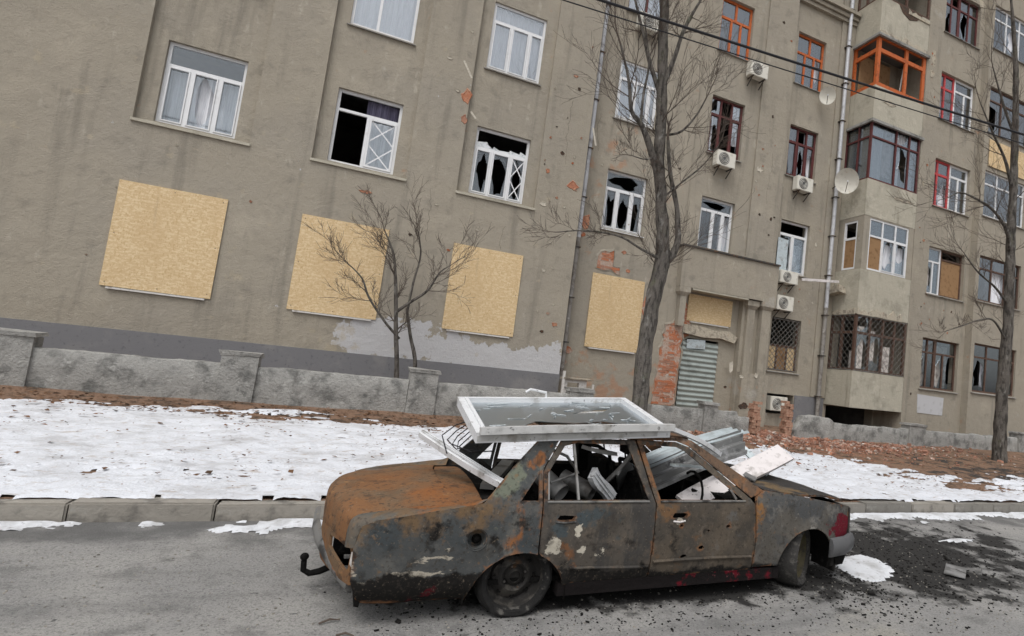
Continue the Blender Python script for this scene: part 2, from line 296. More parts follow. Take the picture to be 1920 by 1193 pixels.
M['car_door_rear'] = layered('scorched_rear_door_metal', (0.088, 0.077, 0.065), [
    dict(c=(0.05, 0.048, 0.046), s=3, st=(2.2, 1, 0.7), lo=0.44, hi=0.6, k=0.9), dict(c=(0.16, 0.145, 0.125), s=10, st=(1, 1, 0.15), lo=0.58, hi=0.7, k=0.5), dict(c=(0.13, 0.105, 0.082), s=6, lo=0.5, hi=0.72, k=0.8),
    dict(c=(0.05, 0.07, 0.08), s=6, lo=0.78, hi=1.0, k=0.75, blob=[(1.46, 0, 0.60, 0.2, 0.42), (1.75, 0, 0.69, 0.26, 0.42)]),
    dict(c=(0.2, 0.09, 0.04), s=9, lo=0.84, hi=1.05, k=0.8, blob=[(1.5, 0, 0.44, 0.22, 0.36), (1.36, 0, 0.66, 0.1, 0.36), (1.4, 0.1, 1.0, 0.25, 0.26)]),
    dict(c=(0.5, 0.46, 0.38), s=11, lo=0.90, hi=0.98, amp=1.7, blob=[(1.36, 0, 0.49, 0.12, 0.52), (1.43, 0, 0.465, 0.09, 0.5), (1.6, 0, 0.52, 0.1, 0.52), (1.59, 0, 0.61, 0.07, 0.5), (1.62, 0, 0.44, 0.06, 0.48), (1.75, 0, 0.33, 0.26, 0.3), (2.15, 0, 0.25, 0.12, 0.34)]),
    dict(c=SOOT, s=6, lo=0.62, hi=0.82, amp=1.4, grad=[(2, 0.34, 0.2, 0.7)])] + deep + fine, 0.85, 0.0, cb, spec=0.12)
M['car_door_front'] = layered('scorched_front_door_metal', (0.10, 0.082, 0.063), [
    dict(c=(0.06, 0.054, 0.047), s=3.2, lo=0.42, hi=0.66, k=0.9), dict(c=(0.15, 0.125, 0.1), s=7, lo=0.52, hi=0.72, k=0.8),
    dict(c=(0.12, 0.122, 0.12), s=5, lo=0.74, hi=1.0, k=0.8, amp=1.4, blob=[(3.1, 0, 0.68, 0.3, 0.35), (2.85, 0, 0.5, 0.3, 0.22)]),
    dict(c=(0.16, 0.09, 0.045), s=6, lo=0.76, hi=1.02, k=0.85, blob=[(2.35, 0, 0.72, 0.22, 0.34), (2.5, 0, 0.4, 0.45, 0.22), (2.3, 0.1, 1.1, 0.4, 0.3)]),
    dict(c=CREAM, s=9, lo=0.93, hi=1.0, k=0.7, blob=[(2.42, 0, 0.63, 0.08, 0.42), (2.7, 0, 0.58, 0.12, 0.25)]),
    dict(c=SOOT, s=6, lo=0.62, hi=0.82, amp=1.4, grad=[(2, 0.28, 0.19, 0.6)])] + deep + fine, 0.85, 0.0, cb, spec=0.12)
M['car_fender'] = layered('scorched_front_wing_metal', (0.10, 0.092, 0.08), [
    dict(c=(0.065, 0.068, 0.07), s=3, lo=0.45, hi=0.6, k=0.9), dict(c=(0.17, 0.16, 0.145), s=5, lo=0.56, hi=0.68, k=0.8),
    dict(c=(0.24, 0.12, 0.045), s=4, lo=0.74, hi=0.92, blob=[(3.22, 0, 0.78, 0.26, 0.42), (3.35, 0.2, 0.88, 0.2, 0.3)]),
    dict(c=(0.3, 0.285, 0.26), s=6, lo=0.86, hi=1.0, k=0.8, blob=[(3.62, 0, 0.52, 0.14, 0.34), (3.85, 0, 0.56, 0.12, 0.28)]),
    dict(c=(0.125, 0.008, 0.018), s=7, lo=0.84, hi=0.92, amp=1.3, blob=[(4.2, 0.05, 0.5, 0.24, 0.62), (4.33, 0.1, 0.56, 0.2, 0.55)]),
    dict(c=(0.05, 0.012, 0.018), s=5, lo=0.84, hi=0.95, k=0.8, blob=[(4.2, 0.05, 0.68, 0.16, 0.5)]),
    dict(c=SOOT, s=4, lo=0.68, hi=0.88, grad=[(2, 0.3, 0.22, 0.5)])] + deep + fine, 0.82, 0.0, cb, spec=0.15)
M['car_roof'] = layered('rusted_roof_metal', (0.13, 0.085, 0.058), [
    dict(c=(0.26, 0.12, 0.05), s=3, lo=0.48, hi=0.64), dict(c=(0.19, 0.17, 0.15), s=5, lo=0.55, hi=0.68, k=0.7),
    dict(c=RUST, s=4, lo=0.74, hi=0.9, blob=[(1.3, 0.2, 1.2, 0.35, 0.35)]), dict(c=(0.06, 0.042, 0.032), s=6, lo=0.58, hi=0.7)] + deep + fine, 0.85, 0.0, cb, spec=0.12)
M['char'] = layered('charred_interior', (0.011, 0.0105, 0.01), [dict(c=(0.035, 0.033, 0.031), s=7, lo=0.52, hi=0.68), dict(c=(0.045, 0.028, 0.017), s=4, lo=0.62, hi=0.74, k=0.8)], 0.92, 0, ((30, 0.8, 0.02),), spec=0.05)
M['sillred'] = layered('burnt_sill_with_red_paint', (0.013, 0.011, 0.011), [dict(c=(0.1, 0.009, 0.015), s=7, lo=0.78, hi=0.95, blob=[(3.05, 0, 0.2, 0.5, 0.4), (2.6, 0, 0.2, 0.4, 0.22)]), dict(c=(0.2, 0.07, 0.075), s=22, lo=0.86, hi=0.95, k=0.6, blob=[(3.0, 0, 0.2, 0.5, 0.2)])], 0.9, 0, ((14, 0.8, 0.02),), spec=0.08)
M['hoodblack'] = layered('sooty_hood_metal', (0.045, 0.042, 0.04), [dict(c=(0.15, 0.105, 0.06), s=3, lo=0.72, hi=0.9, blob=[(3.45, 0.4, 0.85, 0.55, 0.4)]), dict(c=(0.09, 0.088, 0.085), s=6, lo=0.54, hi=0.68)] + fine, 0.8, 0.0, cb, spec=0.12)
M['tyre_burnt'] = layered('burnt_tyre', (0.016, 0.0155, 0.015), [dict(c=(0.09, 0.085, 0.077), s=14, lo=0.56, hi=0.68), dict(c=(0.3, 0.28, 0.25), s=9, lo=0.84, hi=0.96, blob=[(1.2, 0.02, 0.03, 0.2, 0.38)])], 0.95, 0, ((22, 0.9, 0.015),))
M['tyre'] = layered('dusty_tyre', (0.04, 0.038, 0.036), [dict(c=(0.085, 0.08, 0.072), s=24, lo=0.5, hi=0.66)], 0.95, 0, ((26, 0.8, 0.012),))
M['rim'] = layered('scorched_steel_rim', (0.03, 0.028, 0.026), [dict(c=(0.085, 0.078, 0.068), s=9, lo=0.5, hi=0.64), dict(c=(0.14, 0.075, 0.035), s=6, lo=0.55, hi=0.68, k=0.8)], 0.7, 0.3, ((30, 0.4, 0.006),))
M['rim_yellow'] = layered('stained_steel_rim', (0.09, 0.078, 0.045), [dict(c=(0.05, 0.045, 0.035), s=9, lo=0.48, hi=0.62)], 0.7, 0.3)
M['bumper'] = layered('scorched_bumper', (0.2, 0.195, 0.185), [dict(c=(0.05, 0.048, 0.046), s=5, lo=0.48, hi=0.62), dict(c=(0.3, 0.27, 0.2), s=9, lo=0.58, hi=0.7, k=0.7), dict(c=(0.3, 0.11, 0.04), s=6, lo=0.8, hi=0.95, blob=[(0.1, 0.25, 0.3, 0.2, 0.35)])], 0.6, 0.4)
M['bumper_front'] = layered('grey_front_bumper', (0.125, 0.125, 0.128), [dict(c=(0.05, 0.05, 0.052), s=5, lo=0.5, hi=0.65)], 0.55, 0.2)
M['frame_white'] = layered('white_plastic_frame', (0.68, 0.69, 0.70), [dict(c=(0.2, 0.18, 0.15), s=6, lo=0.54, hi=0.72, k=0.7, off=41), dict(c=(0.06, 0.055, 0.05), s=20, lo=0.6, hi=0.7, k=0.7, off=43), dict(c=(0.6, 0.6, 0.59), s=5, lo=0.55, hi=0.75, k=0.5), dict(c=(0.3, 0.28, 0.25), s=16, lo=0.68, hi=0.76, k=0.6)], 0.4)
M['frame_grey'] = layered('grey_profile_side', (0.5, 0.5, 0.49), [dict(c=(0.2, 0.18, 0.15), s=6, lo=0.54, hi=0.72, k=0.7, off=41), dict(c=(0.06, 0.055, 0.05), s=20, lo=0.6, hi=0.7, k=0.7, off=43), dict(c=(0.32, 0.32, 0.31), s=6, lo=0.5, hi=0.7)], 0.5)
M['cracked'] = glass_mat('cracked_glass', (0.62, 0.68, 0.68), 0.5, 0.3)
M['shard_white'] = layered('glass_shard_edge', (0.66, 0.69, 0.7), [dict(c=(0.34, 0.37, 0.38), s=6, lo=0.5, hi=0.65)], 0.3)
M['shard'] = layered('glass_crumbs', (0.5, 0.54, 0.55), [dict(c=(0.16, 0.18, 0.19), s=12, lo=0.48, hi=0.6)], 0.3)
M['galv'] = layered('pale_blue_sheet', (0.50, 0.56, 0.58), [dict(c=(0.2, 0.18, 0.15), s=6, lo=0.54, hi=0.72, k=0.7, off=41), dict(c=(0.06, 0.055, 0.05), s=20, lo=0.6, hi=0.7, k=0.7, off=43), dict(c=(0.38, 0.43, 0.44), s=4, lo=0.48, hi=0.66), dict(c=(0.2, 0.18, 0.16), s=9, lo=0.64, hi=0.74, k=0.6)], 0.4, 0.3)
M['galv_dark'] = layered('sooted_sheet', (0.18, 0.18, 0.175), [dict(c=(0.34, 0.34, 0.34), s=5, lo=0.52, hi=0.66), dict(c=(0.06, 0.06, 0.06), s=6, lo=0.55, hi=0.7)], 0.45, 0.4)
M['plank'] = layered('pinkish_white_panel', (0.68, 0.64, 0.63), [dict(c=(0.2, 0.18, 0.15), s=6, lo=0.54, hi=0.72, k=0.7, off=41), dict(c=(0.06, 0.055, 0.05), s=20, lo=0.6, hi=0.7, k=0.7, off=43), dict(c=(0.5, 0.47, 0.45), s=4, lo=0.5, hi=0.7)], 0.6)
M['duct'] = layered('grey_tube', (0.26, 0.255, 0.245), [dict(c=(0.13, 0.12, 0.11), s=6, lo=0.5, hi=0.66)], 0.5, 0.4)

# ------------------------------------------------------------------ mesh helpers
def tag(o, label=None, cat=None, group=None, kind=None):
    if label: o['label'] = label
    if cat: o['category'] = cat
    if group: o['group'] = group
    if kind: o['kind'] = kind
    return o

def set_parent(o, p):
    o.parent = p
    if p.type == 'EMPTY' and p.get('_world'):
        o.matrix_parent_inverse = Matrix.Translation(p.location).inverted()

def empty(name, loc, world=False, rz=0.0):
    o = bpy.data.objects.new(name, None)
    o.location = loc
    o.rotation_euler = (0, 0, rz)
    o.empty_display_size = 0.2
    COL.objects.link(o)
    if world: o['_world'] = 1
    return o

class MB:
    def __init__(s): s.v = []; s.f = []; s.mi = []; s.edge = set()
    def add(s, vs_, fs, mi=0):
        b = len(s.v)
        s.v += [tuple(q) for q in vs_]
        s.f += [tuple(b + i for i in f) for f in fs]
        s.mi += [mi] * len(fs)
    def box(s, a, b, mi=0, jit=0.0):
        x0, y0, z0 = a; x1, y1, z1 = b
        v = [(x0, y0, z0), (x1, y0, z0), (x1, y1, z0), (x0, y1, z0), (x0, y0, z1), (x1, y0, z1), (x1, y1, z1), (x0, y1, z1)]
        if jit: v = [tuple(c + random.uniform(-jit, jit) for c in q) for q in v]
        s.add(v, [(0, 3, 2, 1), (4, 5, 6, 7), (0, 1, 5, 4), (1, 2, 6, 5), (2, 3, 7, 6), (3, 0, 4, 7)], mi)
        return s
    def beam(s, p, q, w, h, upv=(0, 0, 1), mi=0):
        p = Vector(p); q = Vector(q); d = (q - p).normalized()
        u = Vector(upv); u = (u - d * u.dot(d)).normalized(); r = d.cross(u)
        v = []
        for c in (p, q):
            for a, b in ((-1, -1), (1, -1), (1, 1), (-1, 1)): v.append(c + r * (a * w / 2) + u * (b * h / 2))
        s.add(v, [(0, 1, 2, 3), (7, 6, 5, 4), (0, 4, 5, 1), (1, 5, 6, 2), (2, 6, 7, 3), (3, 7, 4, 0)], mi)
        return s
    def tube(s, pts, rad, n=8, mi=0, cap=True, lump=0.0):
        pts = [Vector(p) for p in pts]
        if isinstance(rad, (int, float)): rad = [rad] * len(pts)
        b = len(s.v); ref = None
        for i, p in enumerate(pts):
            d = (pts[min(i + 1, len(pts) - 1)] - pts[max(i - 1, 0)])
            d = d.normalized() if d.length > 1e-9 else Vector((0, 0, 1))
            if ref is None: ref = Vector((1, 0, 0)) if abs(d.x) < 0.8 else Vector((0, 1, 0))
            u = (ref - d * ref.dot(d)).normalized(); w = d.cross(u); ref = u
            for k in range(n):
                a = 2 * math.pi * k / n
                rr = rad[i]
                if lump:
                    sp_ = u * math.cos(a) * rr + w * math.sin(a) * rr
                    rr *= 1 + lump * noise.noise((p + sp_ * 2) * 3.0) + lump * .35 * noise.noise(Vector((sp_.x * 30, sp_.y * 30, p.z * 2.5))) + lump * .2 * noise.noise((p + sp_) * 14)
                s.v.append(tuple(p + (u * math.cos(a) + w * math.sin(a)) * rr))
        for i in range(len(pts) - 1):
            for k in range(n):
                s.f.append((b + i * n + k, b + i * n + (k + 1) % n, b + (i + 1) * n + (k + 1) % n, b + (i + 1) * n + k)); s.mi.append(mi)
        if cap:
            s.f.append(tuple(b + k for k in reversed(range(n)))); s.mi.append(mi)
            e = b + (len(pts) - 1) * n
            s.f.append(tuple(e + k for k in range(n))); s.mi.append(mi)
        return s
    def lathe(s, prof, c, n=40, mi=0, axis='y'):
        b = len(s.v)
        for (r, y) in prof:
            for k in range(n):
                a = 2 * math.pi * k / n
                s.v.append((c[0] + r * math.cos(a), c[1] + y, c[2] + r * math.sin(a)))
        for i in range(len(prof) - 1):
            for k in range(n):
                s.f.append((b + i * n + k, b + (i + 1) * n + k, b + (i + 1) * n + (k + 1) % n, b + i * n + (k + 1) % n)); s.mi.append(mi)
        return s
    def slab(s, a0, a1, b0, b1, d0, d1, holes=(), T=None, mi=0):
        """upright slab between depths d0 (front) and d1 with rectangular through-holes (a0,a1,b0,b1)"""
        T = T or (lambda a, b, d: (a, d, b))
        A = sorted({round(x, 4) for x in [a0, a1] + [q for h in holes for q in h[:2] if a0 < q < a1]})
        B = sorted({round(x, 4) for x in [b0, b1] + [q for h in holes for q in h[2:4] if b0 < q < b1]})
        def solid(i, j):
            if i < 0 or j < 0 or i >= len(A) - 1 or j >= len(B) - 1: return False
            ca, cb_ = (A[i] + A[i + 1]) / 2, (B[j] + B[j + 1]) / 2
            return not any(h[0] < ca < h[1] and h[2] < cb_ < h[3] for h in holes)
        q = lambda a, b, d: T(a, b, d)
        for i in range(len(A) - 1):
            for j in range(len(B) - 1):
                if not solid(i, j): continue
                x0, x1, z0, z1 = A[i], A[i + 1], B[j], B[j + 1]
                s.add([q(x0, z0, d0), q(x1, z0, d0), q(x1, z1, d0), q(x0, z1, d0)], [(0, 1, 2, 3)], mi)
                s.add([q(x0, z0, d1), q(x1, z0, d1), q(x1, z1, d1), q(x0, z1, d1)], [(3, 2, 1, 0)], mi)
                for di, dj, e in ((-1, 0, ((x0, z0), (x0, z1))), (1, 0, ((x1, z1), (x1, z0))), (0, -1, ((x1, z0), (x0, z0))), (0, 1, ((x0, z1), (x1, z1)))):
                    if not solid(i + di, j + dj):
                        (p0, p1), (r0, r1) = e
                        s.add([q(p0, p1, d0), q(r0, r1, d0), q(r0, r1, d1), q(p0, p1, d1)], [(0, 1, 2, 3)], mi)
        return s
    def build(s, name, mat, parent=None, smooth=False, angle=40, weld=False):
        me = bpy.data.meshes.new(name)
        me.from_pydata(s.v, [], s.f)
        for m in (mat if isinstance(mat, (list, tuple)) else [mat]): me.materials.append(m)
        if any(s.mi): me.polygons.foreach_set('material_index', s.mi)
        if weld:
            bm = bmesh.new(); bm.from_mesh(me)
            bmesh.ops.remove_doubles(bm, verts=bm.verts, dist=1e-5)
            bmesh.ops.recalc_face_normals(bm, faces=bm.faces)
            bm.to_mesh(me); bm.free()
        if smooth:
            me.polygons.foreach_set('use_smooth', [True] * len(me.polygons))
            me.set_sharp_from_angle(angle=R(angle))
        if s.edge and not weld:
            at_ = me.attributes.new('edge', 'FLOAT', 'POINT')
            at_.data.foreach_set('value', [1.0 if k in s.edge else 0.0 for k in range(len(s.v))])
        me.update()
        o = bpy.data.objects.new(name, me)
        COL.objects.link(o)
        if parent: set_parent(o, parent)
        return o

def inpoly(x, y, P):
    c = False
    for i in range(len(P)):
        (x0, y0), (x1, y1) = P[i - 1], P[i]
        if (y0 > y) != (y1 > y) and x < (x1 - x0) * (y - y0) / (y1 - y0) + x0: c = not c
    return c

def dens(P, sp):
    o = []
    for i in range(len(P)):
        (x0, y0), (x1, y1) = P[i], P[(i + 1) % len(P)]
        n = max(1, int(math.hypot(x1 - x0, y1 - y0) / sp))
        for k in range(n): o.append((x0 + (x1 - x0) * k / n, y0 + (y1 - y0) * k / n))
    return o

def cdt(outline, holes=(), sp=None):
    loops = [dens(outline, sp) if sp else list(outline)] + [dens(h, sp) if sp else list(h) for h in holes]
    V, Eg = [], []
    for L in loops:
        b = len(V)
        V += L
        Eg += [(b + i, b + (i + 1) % len(L)) for i in range(len(L))]
    if sp:
        xs = [p[0] for p in outline]; ys = [p[1] for p in outline]
        y = min(ys) + sp * 0.5; row = 0
        bd = V[:]
        while y < max(ys):
            x = min(xs) + sp * (0.5 if row % 2 else 0.25)
            while x < max(xs):
                if inpoly(x, y, outline) and not any(inpoly(x, y, h) for h in holes) and all((x - a) ** 2 + (y - b) ** 2 > (0.45 * sp) ** 2 for a, b in bd): V.append((x, y))
                x += sp
            y += sp * 0.87; row += 1
    r = delaunay_2d_cdt([Vector(p) for p in V], Eg, [], 0, 1e-6)
    vv = [(p.x, p.y) for p in r[0]]
    T = []
    for t in r[2]:
        cx = sum(vv[i][0] for i in t) / len(t); cy = sum(vv[i][1] for i in t) / len(t)
        if inpoly(cx, cy, outline) and not any(inpoly(cx, cy, h) for h in holes): T.append(tuple(t))
    return vv, T

def shell(mb, outline, holes, fmap, th, sp=None, mi=0):
    """sheet over a 2D outline: fmap(u, v, d) -> 3D point at depth d below the outer skin"""
    vv, T = cdt(outline, holes, sp)
    n = len(vv)
    V = [fmap(u, v, 0.0) for u, v in vv] + [fmap(u, v, th) for u, v in vv]
    F = [t for t in T] + [tuple(i + n for i in reversed(t)) for t in T]
    ec = {}
    for t in T:
        for i in range(len(t)):
            e = (t[i], t[(i + 1) % len(t)])
            ec[e] = 1
    for (a, b) in list(ec):
        if (b, a) not in ec:
            F.append((b, a, a + n, b + n))
            mb.edge.update(len(mb.v) + q for q in (a, b, a + n, b + n))
    mb.add(V, F, mi)
    return mb

def ragged(cx, cz, rx, rz, n=14, j=0.35):
    return [(cx + rx * math.cos(2 * math.pi * k / n) * random.uniform(1 - j, 1 + j * 0.6), cz + rz * math.sin(2 * math.pi * k / n) * random.uniform(1 - j, 1 + j * 0.6)) for k in range(n)]

def fbm(x, y, z=0.0, o=4):
    return noise.fractal(Vector((x, y, z)), 1.0, 2.0, o)

# ------------------------------------------------------------------ ground
def grid_sheet(name, x0, x1, y0, y1, nx, ny, fz, mat):
    V = [(x0 + (x1 - x0) * i / nx, y0 + (y1 - y0) * j / ny) for j in range(ny + 1) for i in range(nx + 1)]
    V = [(x, y, fz(x, y)) for x, y in V]
    F = [(j * (nx + 1) + i, j * (nx + 1) + i + 1, (j + 1) * (nx + 1) + i + 1, (j + 1) * (nx + 1) + i) for j in range(ny) for i in range(nx)]
    mb = MB(); mb.add(V, F)
    return mb.build(name, mat, smooth=True, angle=80)

tag(grid_sheet('ground', -400, 400, -400, 400, 4, 4, lambda x, y: -0.08, M['soil']), kind='structure', label='flat earth reaching to the horizon', cat='ground')
def road_z(x, y):
    return 0.006 * fbm(x * 0.5, y * 0.5) * (1 if abs(x) < 40 else 0)
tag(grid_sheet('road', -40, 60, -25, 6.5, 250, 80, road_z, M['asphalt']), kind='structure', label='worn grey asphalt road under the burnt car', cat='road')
def verge_z(x, y):
    return 0.15 + max(0.0, min(y, 13.5) - 6.65) / 6.85 * 0.15 + 0.02 * fbm(x * 0.8, y * 0.8, 3) + (0.05 * max(0, fbm(x * 0.5, y * 0.5, 9)) if y > 8 else 0)
tag(grid_sheet('verge', -40, 60, 6.63, 18.0, 500, 60, verge_z, M['soil']), kind='structure', label='bare brown verge between kerb and building', cat='ground')
kb = bpy.data.objects.new('kerb', None); kb.location = (0, 6.57, 0); COL.objects.link(kb)
tag(kb, kind='structure', label='low concrete kerb along the snowy verge', cat='kerb')
ks = MB()
ks.slab(-0.494, 0.494, -0.25, 0.0, 0.0, 0.21)
kmesh = None
for i in range(-9, 32):
    if kmesh is None:
        k0 = ks.build('kerb_stone', M['kerb'], kb); kmesh = k0.data
        bm = bmesh.new(); bm.from_mesh(kmesh)
        bmesh.ops.remove_doubles(bm, verts=bm.verts, dist=1e-5)
        bmesh.ops.bevel(bm, geom=bm.edges[:], offset=0.014, segments=2, affect='EDGES')
        bm.to_mesh(kmesh); bm.free()
    else:
        k0 = bpy.data.objects.new('kerb_stone', kmesh); COL.objects.link(k0); k0.parent = kb
    k0.location = (i * 1.0 + 0.5, -0.08 + random.uniform(-0.008, 0.008), 0.155 + random.uniform(-0.01, 0.008))
    k0.rotation_euler = (random.uniform(-.02, .02), random.uniform(-.006, .006), random.uniform(-.008, .008))

def snow_sheet(name, x0, x1, y0, y1, st, thick, base, label, relief=1.0):
    nx, ny = int((x1 - x0) / st), int((y1 - y0) / st)
    H = {}
    for j in range(ny + 1):
        for i in range(nx + 1):
            x, y = x0 + i * st, y0 + j * st
            H[i, j] = thick(x, y)
    idx = {}; V = []; F = []
    def vid(i, j):
        if (i, j) not in idx:
            x, y = x0 + i * st, y0 + j * st
            idx[i, j] = len(V)
            V.append((x + 0.3 * st * noise.noise(Vector((x * 9, y * 9, 1))), y + 0.3 * st * noise.noise(Vector((x * 9, y * 9, 5))), base(x, y) + max(-0.014, min(H[i, j], 0.03)) + relief * (0.03 * fbm(x * 1.3, y * 1.9, 61, 3) + 0.012 * fbm(x * 5, y * 6, 63, 3)) * max(0, min(1, H[i, j] / .03))))
        return idx[i, j]
    for j in range(ny):
        for i in range(nx):
            if sum(H[a] > 0 for a in ((i, j), (i + 1, j), (i, j + 1), (i + 1, j + 1))) >= 3:
                F.append((vid(i, j), vid(i + 1, j), vid(i + 1, j + 1), vid(i, j + 1)))
    mb = MB(); mb.add(V, F)
    o = mb.build(name, M['snow' if relief == 1.0 else 'slush'], smooth=True, angle=75)
    tag(o, label, 'snow', kind='stuff')
    return o

def lerp_tab(x, tab):
    for (a, va), (b, vb) in zip(tab, tab[1:]):
        if x <= b: return va + (vb - va) * max(0, min(1, (x - a) / (b - a)))
    return tab[-1][1]
def snow_thick(x, y):
    edge = lerp_tab(x, [(-12, 12.0), (-1, 11.8), (1.5, 11.5), (5, 11.0), (8.2, 10.9), (10, 10.6), (11.5, 9.3), (14, 8.8), (20, 9.0), (30, 9.0)])
    t = 0.040 + 0.06 * fbm(x * 0.45, y * 0.7, 2, 3) + 0.05 * fbm(x * 1.9, y * 3.2, 4, 4) + 0.022 * fbm(x * 7, y * 11, 7, 3)
    t += min(0.035, (edge - y) * 0.05) - 0.012
    if x > 9.0: t -= 0.05 * min(1, (x - 9.0) / 2.0) * (1 if y > 7.4 else 0.3)
    t -= max(0, 6.74 - y) * 0.1 + max(0, 6.66 - y) * 1.5
    return t
snow_sheet('snow', -9, 19, 6.58, 12.6, 0.045, snow_thick, lambda x, y: max(verge_z(x, y), .158 if y < 6.7 else 0), 'trodden white snow covering the verge behind the burnt car')
def snow_strip(x, y):
    t = 0.035 + 0.05 * fbm(x * 0.5, y * 0.5, 12, 3) + 0.05 * fbm(x * 2.5, y * 3, 14, 3) + 0.014 * fbm(x * 9, y * 12, 15, 4) - (6.48 - y) * 0.16
    if x > 3: t -= (6.48 - y) * 0.02 - 0.055 + 0.03
    if 0.2 < x < 5.4: t -= 0.04
    return t
snow_sheet('snow', -8, 16, 5.5, 6.46, 0.03, snow_strip, lambda x, y: 0.0, 'thin line of snow left in the gutter along the kerb', .3)
def snow_patch(x, y):
    a = (x - 4.93) * 0.78 + (y - 4.52) * 0.62; b = -(x - 4.93) * 0.62 + (y - 4.52) * 0.78
    return 0.06 - 0.11 * ((a / 0.6) ** 2 + (b / 0.36) ** 2) + 0.02 * fbm(x * 4, y * 4, 21, 4) + 0.018 * fbm(x * 14, y * 14, 23, 3)
snow_sheet('snow', 3.9, 6.2, 3.6, 5.6, 0.025, snow_patch, lambda x, y: 0.0, 'white snow patch beside the front bumper on sooty asphalt', .3)
def snow_blob(x, y):
    return 0.03 - 0.06 * (((x - 7.3) / 0.5) ** 2 + ((y - 5.2) / 0.1) ** 2) + 0.012 * fbm(x * 5, y * 5, 31, 3)
snow_sheet('snow', 6.4, 8.2, 4.8, 5.5, 0.03, snow_blob, lambda x, y: 0.0, 'small snow streak on the sooty road right of the car', .3)

# ------------------------------------------------------------------ the apartment building
YA, YB, YE, YG, YH = 15.85, 16.5, 16.7, 15.4, 15.1
ROWS = [(2.27, 4.2), (5.93, 7.78), (9.43, 11.33), (12.97, 14.93), (16.6, 18.5)]
TOP = 21.5
bld = empty('apartment_building', (8.0, 16.0, 0.3), True)
tag(bld, 'war damaged grey brown plastered apartment block behind the car', 'building')

def jag_hole(x0, x1, z0, z1):
    cx = random.uniform(.4, .6) * (x1 - x0) + x0; cz = random.uniform(.35, .6) * (z1 - z0) + z0
    n = random.choice((9, 10, 11, 13)); P = []
    ph = random.uniform(0, 6); lop = random.uniform(0, 6.28)
    for k in range(n):
        a = 2 * math.pi * (k + random.uniform(-.3, .3)) / n + ph
        r = random.uniform(.45, 1.15) * (1 + .35 * math.cos(a - lop))
        P.append((max(x0 + .008, min(x1 - .008, cx + r * (x1 - x0) / 2 * math.cos(a))), max(z0 + .008, min(z1 - .008, cz + r * (z1 - z0) / 2 * math.sin(a)))))
    return P

def pane(win, x0, x1, z0, z1, y, st, gl):
    fm = lambda u, v, d: (u, y + d, v)
    if 'n' in st: pass
    elif 'b' in st:
        mb = MB(); shell(mb, [(x0, z0), (x1, z0), (x1, z1), (x0, z1)], [jag_hole(x0, x1, z0, z1)], fm, 0.006)
        mb.build('pane', gl, win)
    elif 'j' in st:
        n = 11; P = [(x0, z0)] + [(x1, z0)]
        P.append((x1, z0 + (z1 - z0) * random.uniform(.2, .6)))
        for q in sorted([random.uniform(.03, .97) for _ in range(n)], reverse=True): P.append((x0 + (x1 - x0) * q, z0 + (z1 - z0) * random.choice((.08, .14, .2, .3, .42)) * random.uniform(.7, 1.2)))
        P.append((x0, z0 + (z1 - z0) * random.uniform(.2, .5)))
        mb = MB(); shell(mb, P, [], fm, 0.006); mb.build('pane', M['shard_white'], win)
    elif 'p' in st:
        MB().box((x0, y, z0), (x1, y + .012, z1)).build('board', M['ply'], win)
    elif 'o' in st:
        MB().box((x0, y, z0), (x1, y + .012, z1)).build('board', M['osb'], win)
    else:
        MB().box((x0, y, z0), (x1, y + .006, z1)).build('pane', gl, win)
    if 'x' in st:
        m_, yy = MB(), y - 0.004
        zm = (z0 + z1) / 2
        for (za, zb) in ((z0, zm), (zm, z1)):
            m_.beam((x0, yy, za), (x1, yy, zb), 0.002, 0.028, (0, 0, 1)); m_.beam((x0, yy - .0025, zb), (x1, yy - .0025, za), 0.002, 0.028, (0, 0, 1))
        m_.build('tape', M['tape'], win)

def curtain(win, x0, x1, z0, z1, y, mat):
    n = max(6, int((x1 - x0) / 0.05)); V = []
    for k in range(n + 1):
        x = x0 + (x1 - x0) * k / n
        yy = y + 0.03 * math.sin(k * 1.9) + 0.02 * math.sin(k * 0.7)
        V += [(x, yy, z0 + 0.02 * math.sin(k)), (x, yy, z1)]
    mb = MB(); mb.add(V, [(2 * k, 2 * k + 2, 2 * k + 3, 2 * k + 1) for k in range(n)])
    mb.build('curtain', mat, win, smooth=True)

